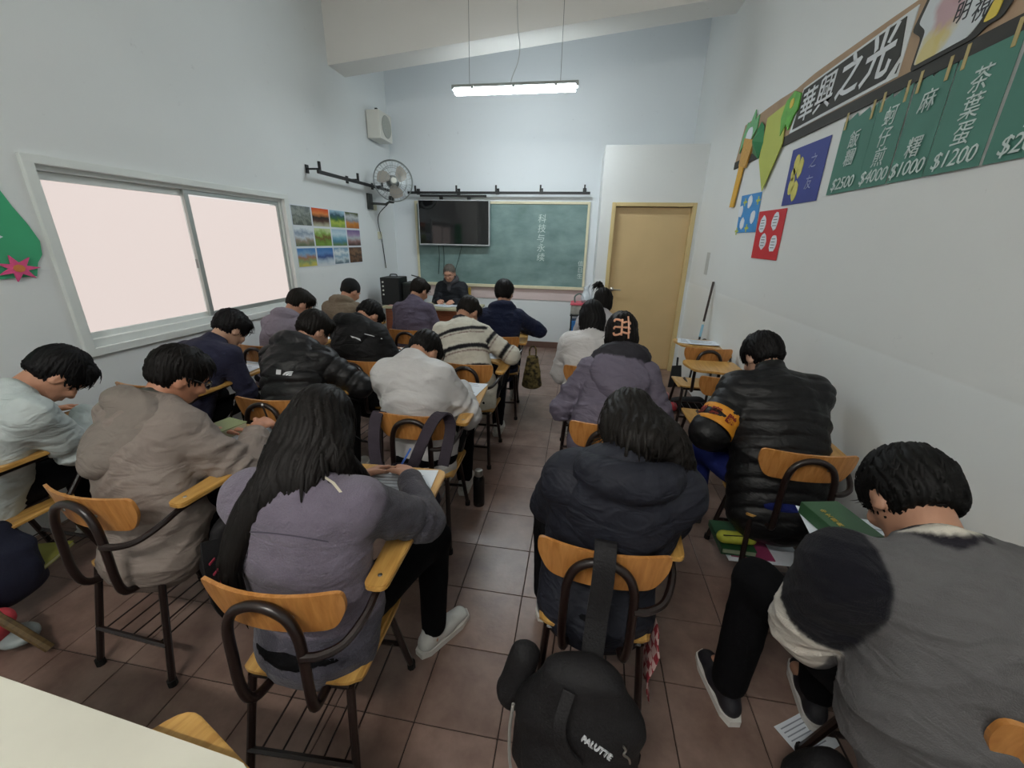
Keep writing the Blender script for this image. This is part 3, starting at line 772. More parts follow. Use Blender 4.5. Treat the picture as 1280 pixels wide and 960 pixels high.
M_NAVY = mat('navy_paper', '#34408c', 0.7, 0.06, 8); M_REDP = mat('red_paper', '#c8242f', 0.65, 0.06, 8); M_BLUP = mat('blue_paper', '#3f8fd0', 0.65, 0.08, 8)
def blob(y, z, ry, rz_, seed, n=11):
    r = random.Random(seed); return [(y-ry*math.cos(2*math.pi*i/n)*r.uniform(0.85, 1.1), z+rz_*math.sin(2*math.pi*i/n)*r.uniform(0.85, 1.1)) for i in range(n)]
e = empty('poster', (0, 0, 0), 0, 'navy blue paper poster with yellow cut-out shapes', 'poster')
panelR('sheet', [(3.33, 1.885), (2.878, 1.88), (2.878, 2.22), (3.335, 2.228)], 0.003, 0.005, M_NAVY, e)
M_YELP = mat('yellow_cutout', '#d2cb6a', 0.7, 0.12, 30)
for i, (y, z, a, b) in enumerate(((3.23, 2.13, 0.035, 0.06), (3.17, 2.10, 0.035, 0.06), (3.24, 2.00, 0.04, 0.055), (3.18, 1.965, 0.04, 0.06), (3.25, 2.07, 0.03, 0.04))):
    panelR('cutout', blob(y, z, a, b, i), 0.005, 0.008, M_YELP, e)
text_mesh('white_writing', '之\n友', 0.085, mat('white_pencil', '#8f96c0', 0.8), e, R_M(3.02, 2.05, 0.0065), lsp=1.4, shear=0.1)
e = empty('poster', (0, 0, 0), 0, 'red paper poster with four white oval notes', 'poster')
panelR('sheet', [(3.675, 1.53), (3.222, 1.527), (3.227, 1.866), (3.69, 1.872)], 0.003, 0.005, M_REDP, e)
for i, (y, z) in enumerate(((3.58, 1.775), (3.37, 1.79), (3.51, 1.655), (3.33, 1.64))):
    c = panelR('oval_note', blob(y, z, 0.055, 0.062, 20+i, 12), 0.005, 0.0075, M_PAPER, e)
    for q in range(4): MB().box((XR-0.008, y, z+0.03-q*0.02), (0.001, 0.06, 0.004)).build('ink_line', M_INK, c)
e = empty('poster', (0, 0, 0), 0, 'light blue paper poster with white ovals and yellow crosses', 'poster')
panelR('sheet', [(4.13, 1.727), (3.70, 1.724), (3.726, 2.018), (4.155, 2.03)], 0.003, 0.005, M_BLUP, e)
for i, (y, z) in enumerate(((3.93, 1.965), (4.02, 1.80), (3.81, 1.84), (4.11, 1.90))): panelR('oval_note', blob(y, z, 0.05, 0.05, 30+i, 12), 0.005, 0.0075, M_PAPER, e)
for i, (y, z) in enumerate(((4.04, 1.97), (3.90, 1.76), (3.76, 1.96), (4.12, 1.74))):
    mb = MB(); mb.prism([(y-0.04, z-0.008), (y+0.04, z-0.008), (y+0.04, z+0.008), (y-0.04, z+0.008)], 0.005, 0.007, onR(0)); mb.prism([(y-0.01, z-0.03), (y+0.01, z-0.03), (y+0.01, z+0.03), (y-0.01, z+0.03)], 0.0071, 0.008, onR(0)); mb.build('cross', mat('lime_paper', '#b9c45a', 0.7), e)
# yellow paper drink cut-out
e = empty('paper_cutout', (0, 0, 0), 0, 'yellow paper cup cut-out with a long yellow stem at the banner end', 'decoration')
panelR('stem', [(4.40, 1.955), (4.30, 1.952), (4.215, 2.30), (4.33, 2.31)], 0.010, 0.020, mat('amber_paper', '#d8a63c', 0.65, 0.05, 20), e)
panelR('cone', [(4.33, 2.29), (4.16, 2.25), (4.06, 2.44), (4.30, 2.50)], 0.012, 0.026, mat('amber_paper2', '#c79a4e', 0.65, 0.15, 60), e)
panelR('leafy_top', [(4.40, 2.40), (4.30, 2.50), (4.16, 2.46), (4.07, 2.52), (4.07, 2.62), (4.14, 2.60), (4.17, 2.68), (4.24, 2.60), (4.31, 2.62), (4.38, 2.52)], 0.010, 0.018, mat('mint_paper', '#6fae7a', 0.7, 0.15, 40), e)
panelR('face', blob(4.21, 2.50, 0.075, 0.065, 41, 12), 0.018, 0.022, M_PAPER, e)
e = empty('paper_kite', (0, 0, 0), 0, 'yellow-green pointed paper pennant hanging over the banner end', 'decoration')
panelR('pennant', [(3.70, 2.02), (3.50, 2.30), (3.55, 2.56), (3.87, 2.545), (3.88, 2.26)], 0.014, 0.020, mat('lime_card', '#b6bf5a', 0.7, 0.04, 6), e)
e = empty('paper_leaf', (0, 0, 0), 0, 'dark green folded paper leaf beside the yellow-green pennant', 'decoration')
V = [(XR-0.02, 3.98, 2.55), (XR-0.02, 4.06, 2.44), (XR-0.02, 4.05, 2.34), (XR-0.02, 3.90, 2.27), (XR-0.02, 3.86, 2.38), (XR-0.02, 3.90, 2.50), (XR-0.075, 3.95, 2.41)]
mesh_obj('folded_leaf', V+[(XR-0.015, 3.95, 2.41)], [(i, (i+1) % 6, 6) for i in range(6)]+[((i+1) % 6, i, 7) for i in range(6)], mat('leaf_paper', '#1f7a45', 0.5, 0.1, 10), e)
e = empty('paper_tuft', (0, 0, 0), 0, 'bright green cut-paper tuft at the corner of the title plaque', 'decoration')
panelR('tuft', [(3.56, 2.36), (3.50, 2.42), (3.45, 2.37), (3.41, 2.44), (3.36, 2.47), (3.36, 2.56), (3.46, 2.60), (3.56, 2.57), (3.60, 2.48)], 0.016, 0.024, mat('grass_paper', '#5fae3c', 0.6, 0.25, 18), e)
panelR('yellow_spot', blob(3.46, 2.53, 0.03, 0.03, 55), 0.024, 0.027, mat('yellow_paper', '#d8c24e', 0.7), e)

# ------------------------------------------------------------------ tablet-arm chair
def wood_mat(name, c1, c2, rough=0.32, axis=(26, 2.2, 26)):
    m = bpy.data.materials.new(name); m.use_nodes = True; nt = m.node_tree; b = nt.nodes['Principled BSDF']
    b.inputs['Roughness'].default_value = rough; b.inputs['Coat Weight'].default_value = 0.15
    tc = nt.nodes.new('ShaderNodeTexCoord'); mp = nt.nodes.new('ShaderNodeMapping'); mp.inputs['Scale'].default_value = axis
    nt.links.new(tc.outputs['Object'], mp.inputs[0])
    n = nt.nodes.new('ShaderNodeTexNoise'); n.inputs['Scale'].default_value = 2.6; n.inputs['Detail'].default_value = 5; n.inputs['Distortion'].default_value = 0.6
    nt.links.new(mp.outputs[0], n.inputs['Vector'])
    cr = nt.nodes.new('ShaderNodeValToRGB'); cr.color_ramp.elements[0].position = 0.3; cr.color_ramp.elements[0].color = (*lin(c1), 1)
    cr.color_ramp.elements[1].position = 0.7; cr.color_ramp.elements[1].color = (*lin(c2), 1)
    nt.links.new(n.outputs['Fac'], cr.inputs[0]); nt.links.new(cr.outputs[0], b.inputs['Base Color'])
    return m
M_WBACK = wood_mat('varnished_plywood_back', '#a86c30', '#c98f52', axis=(26, 26, 2.2))
M_WTOP = wood_mat('varnished_plywood', '#b0823f', '#cfa35c')
M_CTUBE = mat('brown_enamel_tube', '#1d1210', 0.28, spec=0.55)
M_RUB = mat('rubber', '#0c0b0b', 0.8)
M_PLYEDGE = mat('ply_edge', '#3a241a', 0.6)
def curved_panel(pts, yf, th, nx=12):
    """plywood panel: outline in (x,z), y from yf(x,z)"""
    bm = bmesh.new(); vs = [bm.verts.new((x, 0, z)) for x, z in pts]; bm.faces.new(vs)
    for i in range(1, nx):
        x = -0.2+0.4*i/nx
        bmesh.ops.bisect_plane(bm, geom=bm.verts[:]+bm.edges[:]+bm.faces[:], plane_co=(x, 0, 0), plane_no=(1, 0, 0))
    bm.verts.index_update(); V = [(v.co.x, yf(v.co.x, v.co.z), v.co.z) for v in bm.verts]; F = [[v.index for v in f.verts] for f in bm.faces]
    edges = [(e.verts[0].index, e.verts[1].index, e.link_faces[0]) for e in bm.edges if len(e.link_faces) == 1]
    n = len(V); V2 = V+[(x, y-th, z) for x, y, z in V]; F2 = [f[:] for f in F]+[[n+i for i in f[::-1]] for f in F]
    for a, b, f in edges:
        ids = [v.index for v in f.verts]; i = ids.index(a)
        if ids[(i+1) % len(ids)] != b: a, b = b, a
        F2.append([b, a, n+a, n+b])
    bm.free(); return V2, F2
CH = []
def chair_proto():
    root = empty('tablet_chair')
    out = rounded([(-0.155, 0.662), (0.155, 0.662), (0.192, 0.735), (0.190, 0.80), (-0.190, 0.80), (-0.192, 0.735)], [0.03, 0.03, 0.05, 0.022, 0.022, 0.05], 4)
    yf = lambda x, z: -0.150-(z-0.66)*0.16+1.05*x*x
    V, F = curved_panel(out, yf, 0.011)
    bk = mesh_obj('backrest', V, F, M_WBACK, root)
    bm = bmesh.new(); bm.from_mesh(bk.data); bmesh.ops.recalc_face_normals(bm, faces=bm.faces); bm.to_mesh(bk.data); bm.free()
    mb = MB()
    for sx in (-1, 1): mb.lathe([(0.001, 0), (0.007, 0), (0.005, -0.003), (0.001, -0.004)], 8, (sx*0.07, -0.1745, 0.735), 'Y')
    mb.build('screw', M_STEEL, bk)
    # arch tube behind the backrest, running down and forward under the seat
    h = [(0.075, 0.16, 0.425), (0.08, 0.0, 0.415), (0.085, -0.13, 0.408), (0.092, -0.185, 0.43), (0.098, -0.200, 0.50), (0.098, -0.198, 0.60), (0.094, -0.196, 0.69), (0.075, -0.194, 0.745), (0.04, -0.193, 0.772), (0, -0.192, 0.78)]
    path = [(-x, y, z) for x, y, z in h]+h[::-1][1:]
    MB().tube(spline(path, 4), 0.0135, 9).build('back_tube', M_CTUBE, root, True)
    a = [(0.096, -0.205, 0.640), (0.14, -0.19, 0.636), (0.185, -0.155, 0.642), (0.212, -0.09, 0.665), (0.218, -0.02, 0.683), (0.218, 0.12, 0.683), (0.20, 0.30, 0.683), (0.185, 0.325, 0.665), (0.178, 0.31, 0.60), (0.165, 0.20, 0.45), (0.155, 0.17, 0.418)]
    MB().tube(spline(a, 5), 0.0115, 8).build('arm_tube', M_CTUBE, root, True)
    out = rounded([(-0.18, -0.125), (0.18, -0.125), (0.195, 0.21), (-0.195, 0.21)], [0.05, 0.05, 0.06, 0.06], 4)
    zf = lambda x, y: 0.432+0.20*x*x-0.02*math.exp(-((y-0.0)/0.12)**2)+(0.012 if y < -0.1 else 0)-(0.012*((y-0.12)/0.09)**2 if y > 0.12 else 0)
    bm = bmesh.new(); vs = [bm.verts.new((x, 0, y)) for x, y in out]; bm.free()
    V, F = curved_panel(out, lambda x, y: zf(x, y), 0.011)
    V = [(x, z, y) for x, y, z in V]
    st = mesh_obj('seat', V, F, M_WTOP, root)
    bm = bmesh.new(); bm.from_mesh(st.data); bmesh.ops.recalc_face_normals(bm, faces=bm.faces); bm.to_mesh(st.data); bm.free()
    # writing tablet and arm, one L-shaped board
    out = rounded([(0.185, -0.045), (0.252, -0.045), (0.262, 0.20), (0.262, 0.575), (-0.13, 0.575), (-0.16, 0.47), (-0.11, 0.27), (0.06, 0.255), (0.178, 0.19)], [0.028, 0.028, 0.03, 0.045, 0.04, 0.05, 0.05, 0.05, 0.06], 4)
    tb = MB().prism(out, 0.698, 0.716); tb = tb.build('tablet_arm', M_WTOP, root)
    bm = bmesh.new(); bm.from_mesh(tb.data); bmesh.ops.bevel(bm, geom=[e for e in bm.edges if abs(e.verts[0].co.z-e.verts[1].co.z) < 1e-5], offset=0.003, segments=2, affect='EDGES'); bm.to_mesh(tb.data); bm.free()
    mb = MB(); mb.lathe([(0.001, 0.7165), (0.007, 0.7165), (0.005, 0.719), (0.001, 0.7195)], 8, (0.219, 0.0, 0)); mb.lathe([(0.001, 0.7165), (0.007, 0.7165), (0.005, 0.719), (0.001, 0.7195)], 8, (0.205, 0.27, 0)); mb.build('screw', M_STEEL, tb)
    for sx in (-1, 1):
        for front in (0, 1):
            top = (sx*0.15, 0.15, 0.412) if front else (sx*0.15, -0.11, 0.412); bot = (sx*0.178, 0.245, 0.012) if front else (sx*0.176, -0.195, 0.012)
            lg = MB().tube([top, bot], 0.0125, 8).build('leg', M_CTUBE, root, True)
            MB().tube([(bot[0], bot[1], 0.028), (bot[0], bot[1], 0.0)], 0.0165, 8).build('rubber_foot', M_RUB, lg, True)
    mb = MB()
    mb.tube([(-0.15, -0.11, 0.412), (0.15, -0.11, 0.412)], 0.011, 6); mb.tube([(-0.15, 0.15, 0.412), (0.15, 0.15, 0.412)], 0.011, 6)
    for sx in (-1, 1): mb.tube([(sx*0.15, -0.11, 0.412), (sx*0.15, 0.15, 0.412)], 0.011, 6)
    mb.build('seat_frame', M_CTUBE, root, True)
    for y, x in ((-0.168, 0.168), (0.212, 0.17)): MB().tube([(-x, y, 0.165), (x, y, 0.165)], 0.0095, 6).build('crossbar', M_CTUBE, root, True)
    for i in range(5):
        x = -0.13+0.065*i; MB().tube([(x, -0.168, 0.168), (x, 0.212, 0.168)], 0.0032, 5).build('rack_wire', M_CTUBE, root, True)
    return root
def copy_tree(o, parent=None):
    c = o.copy(); COL.objects.link(c); c.parent = parent
    if parent is not None: c.matrix_parent_inverse = o.matrix_parent_inverse
    for ch in [q for q in bpy.data.objects if q.parent == o]: copy_tree(ch, c)
    return c
CHAIR = chair_proto(); CHAIR_USED = [False]
def chair(x, y, rot, label):
    if not CHAIR_USED[0]: c = CHAIR; CHAIR_USED[0] = True
    else: c = copy_tree(CHAIR)
    c.location = (x, y, 0); c.rotation_euler = (0, 0, math.radians(rot))
    return tag(c, label, 'chair', 'tablet-arm chairs of the classroom')
# ------------------------------------------------------------------ people
def v3(*a): return np.array(a, float)
def unit(v): return v/(np.linalg.norm(v)+1e-12)
def rotm(axis, deg): return np.array(Matrix.Rotation(math.radians(deg), 3, axis))
def two_bone(a, c, l1, l2, pole):
    d = c-a; L = np.linalg.norm(d)
    if L > (l1+l2)*0.985: c = a+d/L*(l1+l2)*0.985; d = c-a; L = np.linalg.norm(d)
    w = d/L; x = (l1*l1-l2*l2+L*L)/(2*L); h = math.sqrt(max(l1*l1-x*x, 0))
    p = pole-pole.dot(w)*w
    return a+w*x+unit(p)*h, c
SKIN_BODY = {}
def cloth_mat(name, spec):
    kind = spec.get('cloth', 'wool')
    kw = dict(rough=0.88, var=0.07, vscale=26, bump=0.25, bscale=260, sheen=0.04, spec=0.25)
    if kind == 'nylon': kw = dict(rough=0.50, var=0.05, vscale=9, bump=0.22, bscale=38, spec=0.35)
    if kind == 'shell': kw = dict(rough=0.68, var=0.06, vscale=7, bump=0.20, bscale=45, spec=0.3)
    if kind == 'fleece': kw = dict(rough=0.95, var=0.13, vscale=16, bump=0.45, bscale=190, sheen=0.15, spec=0.15)
    if kind == 'knit': kw = dict(rough=0.92, var=0.05, vscale=40, bump=0.4, bscale=330, sheen=0.04, spec=0.2)
    new = ('cloth_'+name) not in MATS
    m = mat('cloth_'+name, '#808080', attr=True, **kw)
    if new:     # soft creases on top of the weave
        nt = m.node_tree; b = nt.nodes['Principled BSDF']; old = b.inputs['Normal'].links[0].from_node
        tc = nt.nodes.new('ShaderNodeTexCoord'); mp = nt.nodes.new('ShaderNodeMapping'); mp.inputs['Scale'].default_value = (0.7, 0.7, 1.5)
        n = nt.nodes.new('ShaderNodeTexNoise'); n.inputs['Scale'].default_value = 11; n.inputs['Detail'].default_value = 2; n.inputs['Distortion'].default_value = 1.4
        nt.links.new(tc.outputs['Object'], mp.inputs[0]); nt.links.new(mp.outputs[0], n.inputs['Vector'])
        bp = nt.nodes.new('ShaderNodeBump'); bp.inputs['Strength'].default_value = 0.25 if kind == 'nylon' else 0.5; bp.inputs['Distance'].default_value = 0.028
        nt.links.new(n.outputs['Fac'], bp.inputs['Height']); nt.links.new(bp.outputs[0], old.inputs['Normal'])
    return m

def hand(sd, w, d, n, lat, curl, scale=1.0):
    """palm + five unequal bent fingers; d towards the fingers, n out of the palm, lat towards the thumb side"""
    sd.cone(w-d*0.02, w+d*0.075*scale, (0.027, 0.018), (0.038*scale, 0.013), hint=lat, k=0.012, cap=0.014)
    for i, (off, l) in enumerate(((0.028, 0.070), (0.0095, 0.078), (-0.0095, 0.072), (-0.028, 0.056))):
        b = w+d*0.072*scale+lat*off*scale
        a1 = curl*0.55; a2 = curl*1.35
        d1 = unit(d*math.cos(a1)+n*math.sin(a1)+lat*off*1.2); p1 = b+d1*l*0.5*scale
        d2 = unit(d*math.cos(a2)+n*math.sin(a2)+lat*off*0.3); p2 = p1+d2*l*0.5*scale
        sd.cone(b, p1, 0.0092*scale, 0.0085*scale, k=0.005); sd.cone(p1, p2, 0.0085*scale, 0.0068*scale, k=0.004)
    b = w+d*0.018+lat*0.024*scale
    p1 = b+unit(d*0.75+lat*0.7+n*0.25)*0.042*scale; p2 = p1+unit(d*0.95+lat*0.05+n*0.45)*0.034*scale
    sd.cone(b, p1, 0.0125*scale, 0.0105*scale, k=0.008); sd.cone(p1, p2, 0.0105*scale, 0.008*scale, k=0.004)

def head_sdf(sd, c, R, s, face=False):
    P = lambda x, y, z: c+R @ (v3(x, y, z)*s)
    sd.ell(c, v3(0.072, 0.092, 0.088)*s, R, k=0.01)                      # cranium
    sd.ell(P(0, 0.018, -0.045), v3(0.060, 0.068, 0.075)*s, R, k=0.03)    # face
    sd.ell(P(0, 0.050, -0.092), v3(0.040, 0.034, 0.028)*s, R, k=0.025)   # chin
    sd.cone(P(0, 0.083, -0.018), P(0, 0.102, -0.050), 0.008*s, 0.0135*s, k=0.010)  # nose
    sd.ell(P(0, 0.082, 0.008), v3(0.050, 0.012, 0.012)*s, R, k=0.015)    # brow
    for e in (-1, 1):
        sd.ell(P(e*0.034, 0.078, -0.042), v3(0.022, 0.018, 0.02)*s, R, k=0.02)   # cheekbone
        Re = R @ rotm('Z', e*-18) @ rotm('X', -8)
        sd.ell(P(e*0.074, -0.004, -0.030), v3(0.009, 0.020, 0.032)*s, Re, k=0.006)
        sd.ell(P(e*0.083, 0.004, -0.026), v3(0.006, 0.010, 0.018)*s, Re, k=0.004, sub=True)
        sd.ell(P(e*0.031, 0.094, -0.014), v3(0.017, 0.010, 0.010)*s, R, k=0.008, sub=True)
    if face:
        sd.ell(P(0, 0.086, -0.072), v3(0.022, 0.010, 0.0055)*s, R, k=0.006)
        sd.ell(P(0, 0.088, -0.081), v3(0.018, 0.009, 0.006)*s, R, k=0.006)

def hair_build(name, c, R, s, spec, parent, vox, seed):
    rg = np.random.default_rng(seed)
    st = spec.get('style', 'short'); vol = spec.get('vol', 1.0); sd = Sdf()
    P = lambda x, y, z: c+R @ (v3(x, y, z)*s)
    sd.ell(P(0, -0.008, 0.012), v3(0.080*vol, 0.100*vol, 0.094*vol)*s, R, k=0.01)
    if st in ('short', 'buzz'):
        sd.ell(P(0, -0.046, -0.032), v3(0.064*vol, 0.050*vol, 0.056)*s, R, k=0.02)
        if st == 'short': sd.ell(P(0.01, 0.050, 0.055), v3(0.062, 0.042, 0.036)*s, R, k=0.02)      # fringe
    if st in ('bob', 'long', 'updo'):
        sd.ell(P(0, -0.045, -0.045), v3(0.085*vol, 0.070*vol, 0.085)*s, R, k=0.02)
    if st == 'bob':
        sd.cone(P(0, -0.055, -0.02), P(0, -0.06, -0.145), (0.092, 0.06), (0.088, 0.05), hint=R[:, 0], k=0.03)
    if st == 'updo':
        sd.ell(P(0, -0.088, 0.01), v3(0.062, 0.045, 0.075)*s, R, k=0.02)
    # clear the face, ears and nape
    sd.ell(P(0, 0.105, -0.062), v3(0.085, 0.085, 0.092)*s, R, k=0.012, sub=True)
    if st in ('short', 'buzz'):
        for e in (-1, 1): sd.ell(P(e*0.100, 0.006, -0.058), v3(0.038, 0.062, 0.062)*s, R, k=0.012, sub=True)
        sd.ell(P(0, -0.075, -0.128), v3(0.13, 0.09, 0.062)*s, R, k=0.02, sub=True)
    for path, ra, rb in spec.get('paths', []):
        pts = spline(path, 3)
        for i in range(len(pts)-1):
            t0, t1 = i/(len(pts)-1), (i+1)/(len(pts)-1)
            f0 = [ra[j]+(rb[j]-ra[j])*t0 for j in (0, 1)]; f1 = [ra[j]+(rb[j]-ra[j])*t1 for j in (0, 1)]
            sd.cone(pts[i], pts[i+1], tuple(f0), tuple(f1), hint=spec.get('hint', (1, 0, 0)), k=0.02)
    V, Q = sd.mesh(vox)
    N = vnormals(V, Q)
    L = (V-c) @ R      # head coordinates
    ang = np.arctan2(L[:, 0], -L[:, 1]+0.02)
    V = V+N*(0.0035*np.sin(ang*34+3*np.sin(L[:, 2]*30)+rg.uniform(0, 6))*(np.abs(L[:, 2]) < 0.3))[:, None]
    # locks lying on the surface
    mbV = []; mbF = []; base = len(V)
    nl = spec.get('locks', 380); crown = c+R @ (v3(0.01, -0.035, 0.10)*s)
    cand = rg.choice(len(V), min(nl, len(V)), replace=False)
    lock_len = spec.get('len', 0.07)
    for i in cand:
        p = V[i].copy(); nn = N[i]; 
        fl_ = p-crown; fl_ = fl_-fl_.dot(nn)*nn
        g = v3(0, 0, -1)-(-nn[2])*nn
        fl_ = unit(unit(fl_)*0.9+g*spec.get('grav', 0.5)+rg.normal(size=3)*spec.get('mess', 0.22)); fl_ = unit(fl_-fl_.dot(nn)*nn)
        side = np.cross(nn, fl_); ln = lock_len*rg.uniform(0.6, 1.2); w = rg.uniform(0.003, 0.0062)
        if st in ('short', 'buzz'): ln *= float(np.clip((((p-c) @ R)[2]/s+0.085)/0.12, 0.25, 1.0))
        q = p-nn*0.003; ring = []
        for sgi in range(5):
            t = sgi/4; ww = w*(1-t)**0.6+0.0006; up = 0.0035*math.sin(t*3.0)+0.002
            cc = q+nn*up; ring.append((cc-side*ww, cc+nn*ww*0.7, cc+side*ww))
            fl_ = unit(fl_-nn*0.0+v3(0, 0, -1)*0.10); q = q+fl_*ln/4
            cd = unit(q-c); q = q-cd*ln*0.035*(1+sgi*0.6)
        b0 = base+len(mbV)
        for r3 in ring: mbV.extend(r3)
        for k in range(4):
            a = b0+k*3; mbF += [[a, a+1, a+4, a+3], [a+1, a+2, a+5, a+4]]
    for path, ra, rb in spec.get('paths', []):          # long strands following the falls of hair
        for _ in range(spec.get('strands', 70)):
            o0 = rg.normal(size=2)*0.62; w = rg.uniform(0.003, 0.007)
            pts = [np.array(p) for p in spline(path, 4)]; ring = []; nn = len(pts)
            cut = int(nn*rg.uniform(0.85, 1.0)); hx = unit(np.array(spec.get('hint', (1, 0, 0)), float))
            ph = rg.uniform(0, 6.28)
            for k in range(cut):
                t = k/(nn-1); tg = unit(pts[min(k+1, nn-1)]-pts[max(k-1, 0)]); u = unit(hx-hx.dot(tg)*tg); vv = np.cross(tg, u)
                rr = [ra[j]+(rb[j]-ra[j])*t for j in (0, 1)]
                ov = o0/max(np.linalg.norm(o0), 1.0) if np.linalg.norm(o0) > 1 else o0
                nrm = math.hypot(*ov)+1e-6; ov = ov/nrm*(0.96+0.12*math.sin(ph+t*5))
                cc = pts[k]+u*ov[0]*rr[0]+vv*ov[1]*rr[1]; out = unit(u*ov[0]/rr[0]+vv*ov[1]/rr[1]); sdv = np.cross(tg, out)
                ww = w*(1 if t < 0.8 else (1.0-t)/0.2*0.9+0.1)
                ring.append((cc-sdv*ww, cc+out*ww*0.8, cc+sdv*ww))
            b0 = base+len(mbV)
            for r3 in ring: mbV.extend(r3)
            for k in range(len(ring)-1):
                a = b0+k*3; mbF += [[a, a+1, a+4, a+3], [a+1, a+2, a+5, a+4]]
    V2 = np.concatenate([V, np.array(mbV)]) if mbV else V
    Q2 = np.concatenate([Q, np.array(mbF)]) if mbF else Q
    colr = spec.get('col', '#15120f')
    return mesh_obj('hair', V2, Q2, mat('hair_'+colr, colr, 0.55, 0.25, 45, 0.0, spec=0.18, stretch=(1, 1, 0.25)), parent, True)

def stripe_cols(base, bands, s):
    """bands: list of (s0, s1, colour)"""
    c = np.tile(np.array(lin(base)), (len(s), 1))
    for a, b, cc in bands: c[(s >= a) & (s < b)] = lin(cc)
    return c

def person(d):
    seed = d['seed']; rg = np.random.default_rng(seed); sc = d.get('scale', 1.0)
    rot = math.radians(d.get('rot', 0)); rx, ry = d['root']
    root = empty('person', (rx, ry, 0), rot, d['label'], 'person')
    cr, sr = math.cos(-rot), math.sin(-rot)
    hw = np.array(d['head'], float)
    hx, hy = hw[0]-rx, hw[1]-ry
    hc = v3(cr*hx-sr*hy, sr*hx+cr*hy, hw[2])
    hp, hyaw, hroll = d.get('hrot', (40, 0, 0))
    R = rotm('Z', hyaw) @ rotm('X', -hp) @ rotm('Y', hroll)
    Hp = v3(0, d.get('hipy', 0.0)+0.045, 0.535); PV = v3(0, -0.012, 0.50)
    # neck base
    nd = d.get('neck', hp*0.8+8); ndir = rotm('Z', hyaw*0.3) @ v3(0, math.sin(math.radians(nd)), math.cos(math.radians(nd)))
    N = hc+R @ v3(0, -0.035, -0.075)*sc-ndir*d.get('nl', 0.095)*sc
    ax = unit(N-Hp); back = unit(v3(0, -1, 0)-v3(0, -1, 0).dot(ax)*ax)
    Cc = (Hp+N)/2+back*d.get('hunch', 0.07)*0.8
    def sp(t): return (1-t)**2*Hp+2*t*(1-t)*Cc+t*t*N
    tw = math.radians(d.get('twist', 0)); lat = unit(v3(math.cos(tw), math.sin(tw), -math.tan(math.radians(d.get('tilt', 0)))))
    top = d['top']; bulk = top.get('bulk', 1.0); W = top.get('w', 1.0)*sc
    shw = 0.148*W*top.get('sh', 1.0)
    up = unit(N-sp(0.8)); fwd = unit(np.cross(v3(0, 0, 1), lat)); 
    S = [sp(0.83)+lat*e*shw+fwd*0.015 for e in (-1, 1)]
    arms = []
    for i, e in enumerate((-1, 1)):
        tgt = v3(*d.get('lh' if e < 0 else 'rh', (-0.10, 0.40, 0.745) if e < 0 else (0.13, 0.40, 0.745)))
        pole = v3(*d.get('lp' if e < 0 else 'rp', (e*0.55, -0.35, -1.0)))
        el, wr = two_bone(S[i], tgt, 0.285*sc, 0.255*sc, pole)
        arms.append((S[i], el, wr))
    knees = []
    for e in (-1, 1):
        kn = d.get('kl' if e < 0 else 'kr', (e*0.13, 0.44, 0.50)); an = d.get('al' if e < 0 else 'ar', (e*0.12, 0.42, 0.085))
        knees.append((v3(e*0.085, Hp[1]+0.02, 0.50), v3(*kn), v3(*an)))
    # ---- body (skin), one continuous mesh
    sd = Sdf()
    for t0, t1, r0, r1 in ((0, 0.35, (0.135, 0.09), (0.115, 0.08)), (0.35, 0.7, (0.115, 0.08), (0.13, 0.085)), (0.7, 0.92, (0.13, 0.085), (0.12, 0.07)), (0.92, 1.0, (0.09, 0.06), (0.055, 0.052))):
        sd.cone(sp(t0), sp(t1), tuple(x*sc for x in r0), tuple(x*sc for x in r1), hint=lat, k=0.03)
    sd.cone(N-ndir*0.02, hc+R @ v3(0, -0.03, -0.055)*sc, 0.052*sc, 0.050*sc, k=0.02)
    head_sdf(sd, hc, R, sc*d.get('hs', 1.07), True)
    for i, (a, b, c) in enumerate(arms):
        e = (-1, 1)[i]
        sd.cone(sp(0.86), a, 0.05*sc, 0.045*sc, k=0.02); sd.cone(a, b, 0.042*sc, 0.034*sc, k=0.015); sd.cone(b, c, 0.034*sc, 0.024*sc, k=0.012)
        fd = unit(c-b); dirx = d.get('hd', {}).get('l' if e < 0 else 'r')
        dd = unit(v3(*dirx)) if dirx else unit(v3(fd[0]*0.6-e*0.35, max(fd[1], 0.2)+0.3, -0.12))
        n = v3(-e*0.45, 0, -0.9); n = unit(n-n.dot(dd)*dd); lt = unit(np.cross(n, dd))*(1)
        if lt.dot(v3(-e, 0.2, 0.3)) < 0: lt = -lt
        hand(sd, c, dd, n, lt, 1.0 if e > 0 else 0.45, sc)
        d.setdefault('_hand', {})['l' if e < 0 else 'r'] = (c, dd, n, lt)
    for a, b, c in knees:
        sd.cone(sp(0.05), a, 0.08, 0.075, k=0.02); sd.cone(a, b, 0.062, 0.045, k=0.015); sd.cone(b, c, 0.045, 0.030, k=0.012)
        sd.cone(c-v3(0, 0.02, 0.03), c+v3(0, 0.12, -0.05), 0.028, 0.024, k=0.012)
    V, Q = sd.mesh(d.get('bvox', 0.0085)); V = smooth_verts(V, Q, 1, 0.3)
    skin = d.get('skin', '#c08f76')
    mesh_obj('body', V, Q, mat('skin_'+skin, skin, 0.5, 0.06, 18, 0.06, 150, spec=0.4), root, True)
    # ---- top garment
    vox = d.get('vox', 0.011); sd = Sdf(); B = bulk*sc
    rp_ = [(0.165, 0.115), (0.160, 0.112), (0.166, 0.115), (0.168, 0.108), (0.130, 0.088), (0.068, 0.066)]
    ts = [0.02, 0.28, 0.55, 0.78, 0.90, 1.0]
    if top.get('belly'): rp_ = [(a*top['belly'], b*top['belly']) if i < 2 else (a, b) for i, (a, b) in enumerate(rp_)]
    s0 = 0; W2 = top.get('w', 1.0)
